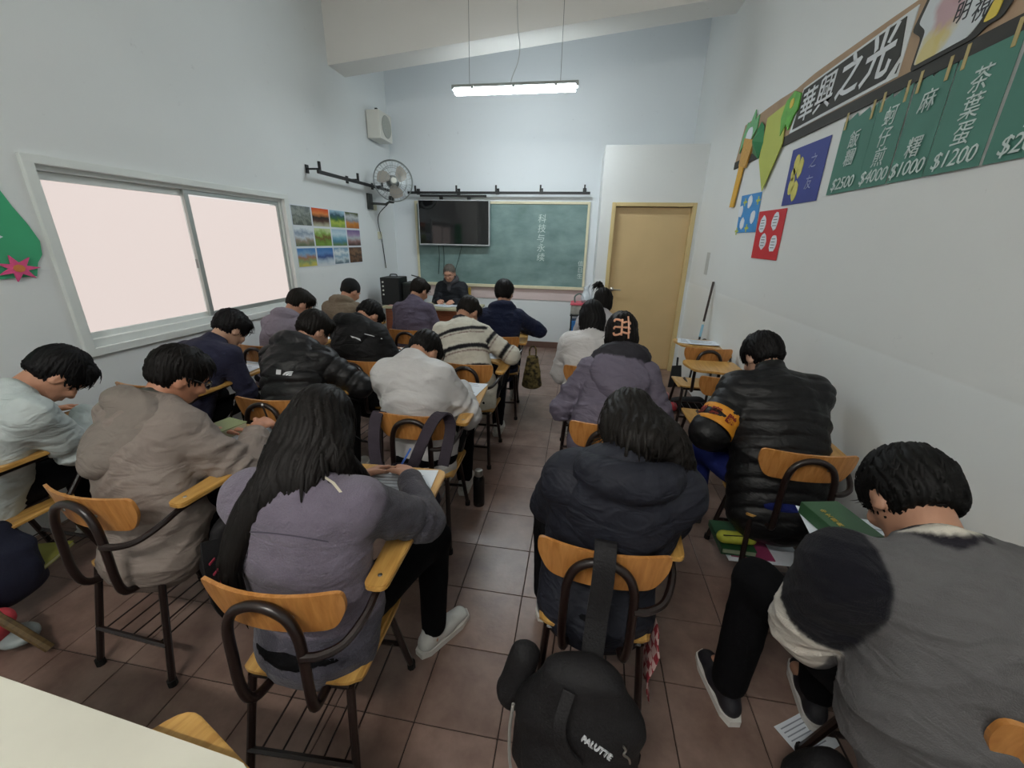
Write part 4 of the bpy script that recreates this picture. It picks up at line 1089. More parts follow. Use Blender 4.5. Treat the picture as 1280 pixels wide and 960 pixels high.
    if top.get('hem', 0.04): sd.cone(PV+v3(0, 0, -top.get('hem', 0.04)), sp(0.06), (0.168*B*W2, 0.125*B), (0.165*B*W2, 0.117*B), hint=lat, k=0.03, tagid=0, s0=-0.05)
    for i in range(5):
        a, b = sp(ts[i]), sp(ts[i+1]); f = lambda r, q: (r[0]*B*W2, r[1]*B) if q < 5 else (r[0]*sc, r[1]*sc)
        sd.cone(a, b, f(rp_[i], i), f(rp_[i+1], i+1), hint=lat, k=0.035, tagid=0, s0=s0); s0 += np.linalg.norm(b-a)
    S_TOT = s0
    ar = top.get('arm', 1.0)*B; slv = top.get('sleeve', 1.0)
    for i, (a, b, c) in enumerate(arms):
        e = (-1, 1)[i]; l1 = np.linalg.norm(b-a)
        sd.cone(sp(0.80), a, 0.078*B, 0.068*ar, k=0.04, tagid=0, s0=S_TOT*0.8)
        sd.cone(a, b, 0.067*ar, 0.056*ar, k=0.02, tagid=1+i, s0=0.0)
        sd.cone(b, b+(c-b)*slv*0.95, 0.057*ar, 0.041*ar, k=0.02, tagid=1+i, s0=l1)
    col_h = top.get('collar', 0.03)
    if col_h: sd.cone(N-ndir*0.03*sc, N+ndir*col_h, (0.078*sc, 0.074*sc), (0.070*sc, 0.070*sc), hint=lat, k=0.02, tagid=3, cap=0.012)
    for pr in top.get('extra', []): pr(sd, dict(N=N, sp=sp, lat=lat, up=up, back=back, arms=arms, hc=hc, R=R))
    V, Q = sd.mesh(vox)
    N_ = vnormals(V, Q); tg, ss = sd.locate(V)
    amp = top.get('fold', 0.006)
    L = np.stack([V @ lat, V @ back, V @ up], 1)
    disp = (folds(L, seed, (6, 6, 16), amp*1.5)+folds(L, seed+1, (13, 13, 38), amp*0.6)) if amp else np.zeros(len(V))
    armm = (tg == 1) | (tg == 2)
    disp += np.where(armm, amp*1.1*np.sin(ss*70+2*np.sin(ss*23+seed)+V[:, 0]*25)*np.exp(-((ss-0.29)/0.12)**2), 0)
    if top.get('quilt'):
        q = top['quilt']; sv = np.where(armm, ss, L[:, 2]*1.0)
        sv = sv+0.006*np.sin(L[:, 0]*22+seed)+0.004*np.sin(L[:, 1]*31)
        m = (tg != 4) & (tg != 3)
        disp += np.where(m, top.get('qa', 0.012)*(np.abs(np.sin(math.pi*sv/q))**0.4-0.8), 0)
    V = V+N_*disp[:, None]
    fn = top.get('colour')
    if callable(fn): colr = fn(tg, ss, V, dict(lat=lat, up=up, back=back, N=N, S=S_TOT, L=L, arms=arms))
    else: colr = np.tile(np.array(lin(fn)), (len(V), 1))
    if top.get('hoodcol'): colr[tg == 4] = lin(top['hoodcol'])
    if top.get('collarcol'): colr[tg == 3] = lin(top['collarcol'])
    if top.get('csm'):
        for _ in range(top['csm']): colr = smooth_verts(colr, Q, 1, 0.6)
    tn = top.get('name', 'jacket')
    o = mesh_obj(tn, V, Q, cloth_mat(top.get('cloth', 'wool'), top), root, True, colr)
    if top.get('label'): o['label'] = top['label']
    top_ob = o; hood_ob = None
    if top.get('hood'):
        hs = top['hood']*sc; sd = Sdf(); Rh = np.stack([lat, unit(np.cross(up, lat)), up], 1)
        bg = N+back*0.062*hs-up*0.085*hs
        sd.ell(bg, v3(0.122, 0.050, 0.105)*hs, Rh, k=0.02, tagid=0)
        sd.ell(bg-up*0.055*hs+back*0.012, v3(0.080, 0.042, 0.066)*hs, Rh, k=0.03, tagid=0)
        def ring(th):
            cth, sth = math.cos(th), math.sin(th)
            return N+lat*0.092*hs*sth-back*0.075*hs*cth+up*(-0.012-0.030*cth)*hs
        for k in range(16):
            t0, t1 = 2*math.pi*k/16, 2*math.pi*(k+1)/16
            rr = lambda t: (0.034-0.010*math.cos(t))*hs
            sd.cone(ring(t0), ring(t1), rr(t0), rr(t1), k=0.012, tagid=1)
        V, Q = sd.mesh(min(vox, 0.011)); tgh, _s = sd.locate(V); Lh = np.stack([V @ lat, V @ back, V @ up], 1)
        V = V+vnormals(V, Q)*folds(Lh, seed+3, (14, 14, 26), 0.0065)[:, None]
        hc_ = top.get('hoodcol', fn if not callable(fn) else top.get('hoodbase', '#808080'))
        ch_ = np.tile(np.array(lin(hc_)), (len(V), 1))
        if top.get('rimcol'): ch_[tgh == 1] = lin(top['rimcol'])
        hood_ob = mesh_obj('hood', V, Q, cloth_mat(top.get('cloth', 'wool'), top), root, True, ch_)
    # ---- trousers and shoes
    sd = Sdf(); lw = d.get('legw', 1.0)
    sd.ell(PV+v3(0, 0.0, -0.012), v3(0.178, 0.128, 0.062), k=0.03)
    for a, b, c in knees:
        sd.cone(a, b, 0.088*lw, 0.066*lw, k=0.04); sd.cone(b, c+v3(0, 0, 0.02), 0.066*lw, 0.052*lw, k=0.02)
    V, Q = sd.mesh(0.014); V = V+vnormals(V, Q)*folds(V, seed+9, (12, 12, 12), 0.005)[:, None]
    tc = d.get('trousers', '#15151a')
    mesh_obj('trousers', V, Q, mat('trousers_'+tc, tc, 0.9, 0.1, 20, 0.2, 200, spec=0.15), root, True)
    for i, (a, b, c) in enumerate(knees):
        fd = d.get('foot', (0, 1))[0:2]; fd = d.get(('fl', 'fr')[i], fd); f = unit(v3(fd[0], fd[1], 0)); sdx = np.cross(f, v3(0, 0, 1))
        sd = Sdf(); g = v3(c[0], c[1], 0)
        pitch = d.get(('pl', 'pr')[i], 0.0); hl = v3(0, 0, pitch)
        sd.cone(g-f*0.045+v3(0, 0, 0.045)+hl, g+f*0.06+v3(0, 0, 0.05)+hl*0.5, (0.034, 0.036), (0.040, 0.034), hint=sdx, k=0.02)
        sd.cone(g+f*0.05+v3(0, 0, 0.045)+hl*0.5, g+f*0.155+v3(0, 0, 0.036), (0.041, 0.034), (0.036, 0.022), hint=sdx, k=0.02)
        sd.cone(g-f*0.03+v3(0, 0, 0.05)+hl, g-f*0.015+v3(0, 0, 0.10)+hl, 0.034, 0.037, k=0.015)
        V, Q = sd.mesh(0.009)
        shc = d.get('shoe', '#c9c9c4'); so = mesh_obj('shoe', V, Q, mat('shoe_'+shc, shc, 0.55, 0.06, 20, 0.1, 120), root, True)
        out = [(-0.085, -0.02), (-0.085, 0.02), (-0.05, 0.037), (0.04, 0.042), (0.12, 0.046), (0.175, 0.032), (0.192, 0.0), (0.175, -0.032), (0.12, -0.046), (0.04, -0.042), (-0.05, -0.037)]
        ppf = lambda x, y, z: tuple(g+f*x+sdx*y+v3(0, 0, z+max(0, pitch*(0.10-x)/0.16 if pitch else 0)))
        MB().prism(out, 0.0, 0.026, ppf).build('sole', mat('shoe_sole_'+d.get('sole', '#d4d2cc'), d.get('sole', '#d4d2cc'), 0.7), so)
    # ---- hair
    h = d.get('hair')
    if h:
        h = dict(h)
        if 'pathf' in h: h['paths'] = h['pathf'](dict(hc=hc, R=R, N=N, sp=sp, lat=lat, back=back, up=up, S=S)); h['hint'] = h.get('hint', tuple(lat))
        hair_build('hair', hc, R, sc*d.get('hs', 1.07), h, root, d.get('hvox', 0.008), seed)
    info = dict(root=root, hc=hc, R=R, N=N, sp=sp, lat=lat, back=back, up=up, arms=arms, hand=d['_hand'], top=top_ob, hood=hood_ob, rot=rot, rx=rx, ry=ry, sc=sc*d.get('hs', 1.07))
    return info

def to_world(info, p):
    c, s = math.cos(info['rot']), math.sin(info['rot'])
    return (info['rx']+c*p[0]-s*p[1], info['ry']+s*p[0]+c*p[1], p[2])

def pen(info, label, col, tip='#222222', side='r', name='pen', length=0.14, tilt=(0.25, -0.45, 0.85)):
    c, dd, n, lt = info['hand'][side]
    g = c+dd*0.105+n*0.030+lt*0.012; ax = unit(v3(*tilt))
    a = g-ax*0.035; b = g+ax*(length-0.035)
    A, Bw = to_world(info, a), to_world(info, b)
    e = empty(name, A, 0, label, 'pen'); Bv = Vector(Bw)-Vector(A)
    MB().tube([Bv*0.08, Bv*0.94], 0.0042, 8).build('barrel', mat('pen_'+col, col, 0.35), e, True)
    MB().tube([(0, 0, 0), Bv*0.08], [0.001, 0.0038], 8).build('nib', mat('pen_nib', '#6b6b6b', 0.3, metal=0.8), e, True)
    MB().tube([Bv*0.94, Bv], [0.0046, 0.0040], 8).build('cap', mat('pen_'+tip, tip, 0.4), e, True)

def glasses(info, col='#202020', lens=True):
    hc, R, s = info['hc'], info['R'], info['sc']; root = info['root']
    P = lambda x, y, z: tuple(hc+R @ (v3(x, y, z)*s))
    mb = MB()
    for e in (-1, 1):
        mb.tube([P(e*0.033+0.024*math.cos(a), 0.103-0.004*abs(math.cos(a)), -0.016+0.018*math.sin(a)) for a in np.linspace(0, 6.283, 17)[:-1]], 0.0016*s, 5, closed=True)
        mb.tube([P(e*0.057, 0.10, -0.012), P(e*0.079, 0.06, -0.008), P(e*0.081, 0.0, -0.006), P(e*0.078, -0.02, -0.02)], 0.0018, 5)
    mb.tube([P(-0.009, 0.105, -0.013), P(0.009, 0.105, -0.013)], 0.0016, 5)
    g = mb.build('glasses', mat('glasses_'+col, col, 0.3), root)
    gm = MATS.get('lens')
    if gm is None:
        gm = bpy.data.materials.new('lens'); gm.use_nodes = True; b = gm.node_tree.nodes['Principled BSDF']; b.inputs['Transmission Weight'].default_value = 1; b.inputs['Roughness'].default_value = 0.02; b.inputs['IOR'].default_value = 1.05; MATS['lens'] = gm
    for e in (-1, 1):
        V = [P(e*0.033+0.022*math.cos(a), 0.103-0.004*abs(math.cos(a)), -0.016+0.016*math.sin(a)) for a in np.linspace(0, 6.283, 13)[:-1]]
        mesh_obj('lens', V, [list(range(12))], gm, g)

def patch_on(info, name, center, normal, upv, fn_build, m):
    """small emblem laid on cloth"""
    n = unit(normal); u = unit(np.cross(upv, n)); w = np.cross(n, u)
    mb = MB(); fn_build(mb, lambda a, b, c=0.0: tuple(center+u*a+w*b+n*c)); return mb.build(name, m, info['root'])
# ------------------------------------------------------------------ decals pressed onto cloth
from mathutils.bvhtree import BVHTree
def decal(info, name, polys, origin, direction, upv, m, lift=0.0025, label=None, sub=3, to=None):
    """2-D polygons projected along `direction` onto the person's top garment (local coordinates)"""
    ob = to or info['top']; me = ob.data
    vv_ = [v.co[:] for v in me.vertices]; ff_ = [p.vertices[:] for p in me.polygons]
    if info.get('hood') and to is None:
        k_ = len(vv_); hm = info['hood'].data; vv_ += [v.co[:] for v in hm.vertices]; ff_ += [[i+k_ for i in p.vertices] for p in hm.polygons]
    bvh = BVHTree.FromPolygons(vv_, ff_)
    dv = Vector(direction).normalized(); u = dv.cross(Vector(upv)).normalized(); w = u.cross(dv)
    mb = MB()
    for poly in polys:
        bm = bmesh.new(); vs = [bm.verts.new((a, b, 0)) for a, b in poly]
        f = bm.faces.new(vs); bmesh.ops.triangulate(bm, faces=[f])
        for _ in range(sub): bmesh.ops.subdivide_edges(bm, edges=bm.edges[:], cuts=1, use_grid_fill=True)
        bmesh.ops.triangulate(bm, faces=bm.faces[:])
        bm.verts.index_update(); V = []
        for v in bm.verts:
            o_ = Vector(origin)+u*v.co.x+w*v.co.y-dv*0.5
            hit = bvh.ray_cast(o_, dv, 1.5)
            V.append((hit[0]-dv*lift) if hit[0] is not None else (Vector(origin)+u*v.co.x+w*v.co.y))
        mb.add(V, [[q.index for q in f.verts] for f in bm.faces]); bm.free()
    o = mb.build(name, m, info['root'], True)
    if label: o['label'] = label
    return o
M_LOGO = mat('white_print', '#d9dce0', 0.6)

# ------------------------------------------------------------------ loose things
def paper(x, y, z, w, h, rot, label, n=1, lined=True):
    e = empty('paper_sheet', (x, y, z), math.radians(rot), label, 'paper')
    nx = 6; V = []
    for i in range(nx+1):
        t = i/nx
        for j in range(2): V.append(((t-0.5)*w, (j-0.5)*h, 0.0015+0.004*abs(t-0.5)**2*4))
    F = [[i*2, (i+1)*2, (i+1)*2+1, i*2+1] for i in range(nx)]
    k = len(V); V2 = V+[(a, b, c-0.0012) for a, b, c in V]; F2 = F+[[k+q for q in f[::-1]] for f in F]
    bd_ = [0, 1]+[2*i+1 for i in range(1, nx+1)]+[2*i for i in range(nx, 0, -1)]
    for a, b in zip(bd_, bd_[1:]+bd_[:1]): F2.append([a, b, k+b, k+a])
    mesh_obj('sheet', V2, F2, M_PAPER, e)
    if lined:
        mb = MB(); r = random.Random(int(x*1000)+int(y*77))
        for q in range(7):
            yy = h*(0.38-q*0.11); l = w*r.uniform(0.4, 0.75)
            mb.box((-w*0.40+l/2, yy, 0.0045), (l, 0.0035, 0.0006))
        mb.build('handwriting', mat('pencil_grey', '#8f96a2', 0.8), e)
    return e
def book(x, y, z, w, h, t, rot, label, cover, pages='#cfc6ae', text=None, name='book'):
    e = empty(name, (x, y, z), math.radians(rot), label, 'book')
    MB().cbox((0.004, 0, t/2), (w-0.008, h-0.012, t-0.008), 0.002).build('pages', mat('pages_'+pages, pages, 0.85, 0.06, 60, stretch=(1, 1, 30)), e)
    mb = MB(); mb.cbox((0, 0, t-0.002), (w, h, 0.004), 0.0015); mb.cbox((0, 0, 0.002), (w, h, 0.004), 0.0015); mb.cbox((-w/2+0.002, 0, t/2), (0.005, h, t), 0.002)
    mb.build('cover', mat('cover_'+cover, cover, 0.5, 0.06, 12), e)
    if text: text_mesh('cover_title', text, 0.020, mat('gold_print', '#b49a4a', 0.4, metal=0.3), e, Matrix.Translation((-0.03, 0.0, t+0.0012)) @ Matrix.Rotation(0, 4, 'Z'), lsp=1.15)
    return e
def sdf_obj(name, sd, vox, m, parent, seed=0, fold=0.0, fr=(10, 10, 10)):
    V, Q = sd.mesh(vox)
    if fold: V = V+vnormals(V, Q)*folds(V, seed, fr, fold)[:, None]
    return mesh_obj(name, V, Q, m, parent, True)
def strap(path, w, t, name, m, parent, hint=(1, 0, 0)):
    P = [Vector(p) for p in spline(path, 5)]; V = []; n = len(P)
    for i in range(n):
        tg = (P[min(i+1, n-1)]-P[max(i-1, 0)]).normalized(); u = Vector(hint); u = (u-tg*u.dot(tg)).normalized(); nn = tg.cross(u)
        V += [P[i]+u*w/2+nn*t/2, P[i]-u*w/2+nn*t/2, P[i]-u*w/2-nn*t/2, P[i]+u*w/2-nn*t/2]
    F = [[i*4+k, i*4+(k+1) % 4, (i+1)*4+(k+1) % 4, (i+1)*4+k] for i in range(n-1) for k in range(4)]+[[3, 2, 1, 0], [(n-1)*4+k for k in range(4)]]
    return mesh_obj(name, V, F, m, parent, False)
M_BAGB = mat('black_nylon_bag', '#0a080c', 0.75, 0.15, 14, 0.25, 160)
M_BAGN = mat('navy_nylon_bag', '#191d33', 0.7, 0.15, 14, 0.25, 160)
M_BAGP = mat('plum_nylon_strap', '#2d2430', 0.75, 0.1, 20, 0.3, 200)

# ------------------------------------------------------------------ seats and students
SEATS = [
 ('C1', -0.72, 0.825, 3, 'varnished tablet-arm chair under the long-haired person in grey fleece'),
 ('B1', -1.585, 1.06, -3, 'varnished tablet-arm chair under the person in the taupe jacket'),
 ('D1', 0.13, 1.12, -3, 'tablet-arm chair with a black backpack hung on its backrest'),
 ('E2', 1.02, 1.86, 0, 'tablet-arm chair under the person with the orange armband'),
 ('C2', -0.78, 1.895, 3, 'tablet-arm chair under the person in the pale grey puffer'),
 ('B2', -1.62, 1.93, 2, 'tablet-arm chair under the person in the black quilted puffer with a white logo'),
 ('B3', -1.53, 2.71, -6, 'tablet-arm chair under the person in the hooded black jacket'),
 ('B4', -1.60, 3.76, 0, 'tablet-arm chair under the person in the plum sweater before the teacher desk'),
 ('C3', -0.75, 2.80, 0, 'tablet-arm chair under the person in the striped sweater'),
 ('C4', -0.71, 3.70, 6, 'tablet-arm chair under the person in the navy hoodie'),
 ('A1', -2.50, 1.10, 0, 'tablet-arm chair by the wall under the person in the white jacket'),
 ('A2', -2.46, 1.98, 0, 'tablet-arm chair by the window under the person in the navy coat'),
 ('A3', -2.50, 2.92, 0, 'tablet-arm chair by the window under the person in the lilac hoodie'),
 ('A4', -2.44, 3.82, 0, 'tablet-arm chair under the person in the black beanie'),
 ('D2', 0.19, 1.98, 0, 'tablet-arm chair under the person with the peach hair clip'),
 ('D3', 0.12, 2.93, 0, 'tablet-arm chair under the person in the white coat'),
 ('D4', 0.20, 3.84, 0, 'tablet-arm chair under the person with the pinned-up tuft of hair by the door'),
 ('E1', 1.03, 0.79, 0, 'tablet-arm chair under the person in the grey vest'),
 ('E3', 1.03, 2.88, 0, 'empty tablet-arm chair with a bare tablet, right before the armband wearer'),
 ('E4', 1.118, 3.70, 0, 'empty tablet-arm chair with white papers on its tablet by the wall'),
 ('X0', -0.795, -0.135, -20, 'tablet-arm chair pushed under the cream table at the back'),
]
SEAT = {s[0]: s for s in SEATS}
for k, x, y, r, lb in SEATS: chair(x, y, r, lb)
def at_seat(k, x, y):
    _, sx, sy, r, _ = SEAT[k]; c, s = math.cos(math.radians(r)), math.sin(math.radians(r)); return sx+c*x-s*y, sy+s*x+c*y

NV = dict(style='short')
P_ = {}
def add(k, **d):
    d.setdefault('root', (SEAT[k][1], SEAT[k][2])); d.setdefault('rot', SEAT[k][3]); d['seed'] = d.get('seed', sum(map(ord, k))*7)
    P_[k] = person(d); return P_[k]

# C1: long-haired, grey-purple fleece
def col_c1(tg, ss, V, q):
    c = np.tile(np.array(lin('#6b6472')), (len(V), 1)); c[(tg == 1) | (tg == 2)] = lin('#3b3942')
    z = V[:, 2]; c[(tg == 0) & (z < 0.56)] = lin('#43414c'); c[tg == 3] = lin('#57535e'); return c
add('C1', label='long-haired person in a grey-purple fleece writing with a blue pen', head=(-0.755, 1.03, 1.075), hrot=(44, 6, 0), hunch=0.10, vox=0.0095,
    top=dict(name='fleece', csm=1, colour=col_c1, cloth='fleece', bulk=1.06, w=1.08, arm=1.15, fold=0.0045, hem=0.05, collar=0.03, sleeve=0.9),
    lp=(0.0, -0.3, -1.0), rh=(0.14, 0.45, 0.755), lh=(-0.04, 0.44, 0.745), rp=(0.9, -0.2, -0.7), kr=(0.24, 0.42, 0.50), ar=(0.24, 0.36, 0.085), fr=(0.55, 0.85), trousers='#07070a', shoe='#cfd0cc',
    hair=dict(style='long', vol=1.07, locks=420, len=0.10, mess=0.08, grav=0.8, col='#141110', strands=150,
              pathf=lambda q: [([q['hc']+q['R'] @ v3(-0.035, -0.05, -0.01), q['N']+q['back']*0.055+v3(-0.035, 0, 0.03), q['sp'](0.84)+q['back']*0.10+v3(-0.095, 0, 0.0), q['sp'](0.55)+q['back']*0.125+v3(-0.130, 0, 0), q['sp'](0.20)+q['back']*0.13+v3(-0.115, 0, 0)], (0.065, 0.04), (0.008, 0.006)),
                               ([q['hc']+q['R'] @ v3(-0.055, -0.02, -0.03), q['N']+v3(-0.075, 0.01, 0.05), q['sp'](0.86)+v3(-0.12, 0.06, 0.0), q['sp'](0.65)+v3(-0.13, 0.11, -0.05)], (0.038, 0.04), (0.015, 0.012)),
                               ([q['hc']+q['R'] @ v3(0.055, -0.02, -0.03), q['N']+v3(0.085, 0.03, 0.05), q['sp'](0.9)+v3(0.11, 0.11, -0.03), q['sp'](0.7)+v3(0.11, 0.16, -0.1)], (0.05, 0.05), (0.03, 0.02)),
                               ([q['hc']+q['R'] @ v3(0.0, -0.06, -0.02), q['N']+q['back']*0.05+v3(0.01, 0, 0.03), q['N']+q['back']*0.075+v3(0.0, 0, -0.04)], (0.085, 0.045), (0.06, 0.015))]))
pen(P_['C1'], 'blue ballpoint pen in the hand of the long-haired writer', '#3f6fc8', '#3f6fc8', tilt=(0.42, 0.35, 0.8))
# B1: taupe shell jacket with a hood, glasses
def col_b1(tg, ss, V, q):
    c = np.tile(np.array(lin('#857a73')), (len(V), 1)); c[tg == 3] = lin('#4d504b'); return c
add('B1', label='person in a taupe hooded jacket and glasses writing beside a thick book', head=(-1.66, 1.40, 1.065), hrot=(34, -26, 0), hunch=0.11, twist=-10, vox=0.0095,
    top=dict(name='jacket', colour=col_b1, cloth='shell', bulk=1.22, w=1.1, arm=1.28, fold=0.009, sleeve=0.8, hood=1.35, hoodbase='#7c736c', collar=0.06, hem=0.06),
    rh=(0.13, 0.45, 0.785), lh=(-0.07, 0.42, 0.745), hd=dict(r=(-0.1, 1, -0.12)), rp=(0.75, -0.8, -0.9), trousers='#141417', skin='#b98368', hair=dict(style='short', vol=1.04, col='#0f0c0b'))
glasses(P_['B1'], '#3a3d40')
pen(P_['B1'], 'black pencil with a white end in the hand over the blue-white sheet', '#1a1a1e', '#d8d8d8', name='pencil', tilt=(-0.1, -0.1, 0.95))
# A1: white jacket by the wall
add('A1', root=(-2.57, 1.12), label='person in a white jacket bent far over a tablet by the wall', head=(-2.30, 1.40, 1.02), hrot=(62, -22, 0), hunch=0.11, twist=-8, vox=0.0105,
    top=dict(name='jacket', colour='#bcc6c6', cloth='shell', bulk=1.10, w=1.0, arm=1.2, fold=0.009, hem=0.06, collar=0.03),
    trousers='#16161a', skin='#bb8a70', hair=dict(style='short', vol=1.06, col='#0d0c0e'))
# A2: navy coat
add('A2', label='person in a navy wool coat writing under the window', head=(-2.33, 2.40, 1.03), hrot=(48, -14, 0), hunch=0.09,
    top=dict(name='coat', colour='#26273d', cloth='wool', bulk=1.05, w=1.02, arm=1.1, fold=0.006, hem=0.08, collar=0.05),
    rh=(0.12, 0.42, 0.755), trousers='#08080b', skin='#c29a82', hair=dict(style='short', vol=1.06, col='#121012'))
pen(P_['A2'], 'dark pencil held upright under the window', '#222226', '#222226', name='pencil', tilt=(0.0, -0.1, 0.98))
# A3: lilac hoodie
add('A3', label='person in a lilac-grey hoodie under the far end of the window', head=(-2.39, 3.22, 1.085), hrot=(40, -28, 0), hunch=0.10, twist=-6,
    top=dict(name='hoodie', colour='#857e8b', cloth='knit', bulk=1.05, arm=1.08, fold=0.007, hood=1.1, collar=0.04), trousers='#15151a', skin='#b98a72', hair=dict(style='short', col='#17130f'), vox=0.013, bvox=0.0095)
# A4: khaki hoodie, black beanie
def beanie(info):
    hc, R, s = info['hc'], info['R'], info['sc']; sd = Sdf()
    sd.ell(hc+R @ v3(0, -0.012, 0.018), v3(0.088, 0.106, 0.098), R, k=0.01)
    sd.ell(hc+R @ v3(0, 0.075, -0.085), v3(0.10, 0.09, 0.085), R, k=0.02, sub=True); sd.ell(hc+R @ v3(0, -0.03, -0.12), v3(0.14, 0.14, 0.07), R, k=0.01, sub=True)
    V, Q = sd.mesh(0.009); L = (V-hc) @ R; V = V+vnormals(V, Q)*(0.002*np.sin(np.arctan2(L[:, 0], L[:, 1])*40))[:, None]
    o = mesh_obj('beanie', V, Q, mat('black_knit', '#101114', 0.95, 0.1, 60, 0.4, 250), info['root'], True); o['label'] = 'black knitted beanie'
add('A4', label='person in a khaki hoodie and black beanie near the picture cards', head=(-2.42, 4.10, 1.095), hrot=(36, -20, 0), hunch=0.09,
    top=dict(name='hoodie', colour='#776b5b', cloth='knit', bulk=1.06, arm=1.08, fold=0.007, hood=1.12, collar=0.04), trousers='#15151a', hair=dict(style='buzz', vol=0.97, locks=60, len=0.03), vox=0.013, bvox=0.0095)
beanie(P_['A4'])
# B2: black puffer
def hoodrim(sd, q):
    N, lat, up, back = q['N'], q['lat'], q['up'], q['back']
    for e in (-1, 1): sd.cone(N+back*0.045+up*0.085, N+lat*e*0.085-back*0.02+up*0.05, 0.012, 0.012, k=0.008, tagid=5)
def col_b2(tg, ss, V, q):
    c = np.tile(np.array(lin('#0d0d10')), (len(V), 1)); c[tg == 5] = lin('#aeb6bd'); return c
add('B2', label='person in a black quilted puffer with a small white back logo', head=(-1.69, 2.38, 1.06), hrot=(42, -22, 0), hunch=0.09,
    top=dict(name='puffer', colour=col_b2, cloth='nylon', bulk=1.14, w=1.0, arm=1.22, fold=0.003, quilt=0.075, qa=0.020, hood=1.3, hoodbase='#0d0d10', rimcol='#18181c', collar=0.05, hem=0.08, extra=[hoodrim]),
    rh=(0.10, 0.44, 0.775), rp=(1, 0.1, -0.7), trousers='#0a0a0d', skin='#bd9078', hair=dict(style='short', vol=1.03, col='#14100d'), vox=0.0105)
pen(P_['B2'], 'white pen held by the black puffer wearer', '#d9d4cf', '#d9d4cf', tilt=(0.35, 0.25, 0.85))
# B3: black hooded jacket
def col_b3(tg, ss, V, q):
    return np.tile(np.array(lin('#0c0d10')), (len(V), 1))
add('B3', label='person in a hooded black jacket with white marks, head buried forward', head=(-1.64, 3.02, 1.045), hrot=(66, -10, 0), hunch=0.09,
    top=dict(name='jacket', colour=col_b3, cloth='shell', bulk=1.12, w=1.04, arm=1.2, fold=0.006, hood=1.3, hoodbase='#0c0d10', collar=0.05, hem=0.06), trousers='#08080b', hair=dict(style='short', col='#0f0d0c'), vox=0.012)
# B4: plum-grey sweater
add('B4', label='person in a plum-grey sweater seated before the teacher desk', head=(-1.66, 4.14, 1.125), hrot=(34, -18, 0), hunch=0.08,
    top=dict(name='sweater', colour='#524b5b', cloth='knit', bulk=1.04, w=1.05, arm=1.05, fold=0.005, collar=0.055), trousers='#0a0a0d', skin='#b88a70', hair=dict(style='short', col='#17130f'), vox=0.0125, bvox=0.0095)
# C2: pale puffer
add('C2', label='person in a pale grey puffer bent low over the tablet', head=(-0.855, 2.17, 1.015), hrot=(72, -14, 0), hunch=0.12, 
    top=dict(name='puffer', colour='#bdbcbc', cloth='nylon', bulk=1.12, w=0.98, arm=1.22, fold=0.009, quilt=0.19, qa=0.006, collar=0.04, hem=0.07),
    rp=(0.6, -0.2, -0.9), trousers='#08080b', skin='#b98a70', hair=dict(style='short', col='#0f0d0c'), vox=0.0105)
# C3: striped sweater
def col_c3(tg, ss, V, q):
    arm = (tg == 1) | (tg == 2); s = np.where(arm, ss+0.03, (q['N'] @ q['up'])-(V @ q['up']))
    bands = [(0.095, 0.128, '#17171c'), (0.142, 0.149, '#5a2a30'), (0.235, 0.272, '#17171c'), (0.286, 0.294, '#5a2a30'), (0.385, 0.42, '#17171c'), (0.434, 0.442, '#5a2a30')]
    c = stripe_cols('#cfccc0', bands, s); c[tg == 3] = lin('#1b1b22'); return c
add('C3', label='person in a cream sweater with black stripes', head=(-0.875, 3.20, 1.085), hrot=(52, -16, 0), hunch=0.10,
    top=dict(name='sweater', csm=1, colour=col_c3, cloth='knit', bulk=1.08, w=1.06, arm=1.1, fold=0.005, collar=0.03, hem=0.05), rp=(1, -0.25, -0.5), trousers='#14141a', skin='#b98a70', hair=dict(style='short', col='#15110e', vol=0.99), vox=0.0072)
# C4: navy hoodie
add('C4', label='person in a navy hoodie sitting upright before the chalkboard', head=(-0.725, 3.98, 1.155), hrot=(14, -8, 0), hunch=0.06,
    top=dict(name='hoodie', colour='#181f38', cloth='knit', bulk=1.05, w=1.04, arm=1.12, fold=0.006, hood=1.12, collar=0.04, hem=0.06), rp=(1, -0.2, -0.35), rh=(0.20, 0.42, 0.76), trousers='#121218', skin='#c0937c', hair=dict(style='short', vol=1.05, col='#0f0d0d', len=0.09), vox=0.0125, bvox=0.0095)
# D1: navy hooded jacket, shoulder-length hair
add('D1', label='person in a dark navy hooded jacket with hair falling to one side', head=(0.19, 1.26, 1.06), hrot=(60, 0, 0), hunch=0.08, hipy=0.06, vox=0.0095,
    top=dict(name='jacket', colour='#1d1f29', cloth='shell', bulk=1.16, w=1.04, arm=1.2, fold=0.006, hood=1.3, collar=0.05, hem=0.07), rh=(0.12, 0.40, 0.745), trousers='#08080c', kl=(-0.21, 0.40, 0.50), al=(-0.20, 0.33, 0.085), shoe='#c4c6c4', legw=1.1,
    hair=dict(style='long', vol=1.02, locks=360, len=0.09, mess=0.10, grav=0.8, col='#171412', strands=90,
              pathf=lambda q: [([q['hc']+q['R'] @ v3(0.045, -0.03, 0.0), q['N']+v3(0.10, 0.03, 0.07), q['sp'](0.86)+v3(0.16, 0.05, 0.02), q['sp'](0.66)+v3(0.20, 0.10, -0.04)], (0.07, 0.05), (0.035, 0.02)),
                               ([q['hc']+q['R'] @ v3(0.0, -0.06, 0.0), q['N']+v3(0.03, 0.0, 0.085), q['N']+v3(0.06, 0.05, 0.03)], (0.08, 0.05), (0.05, 0.03))]))
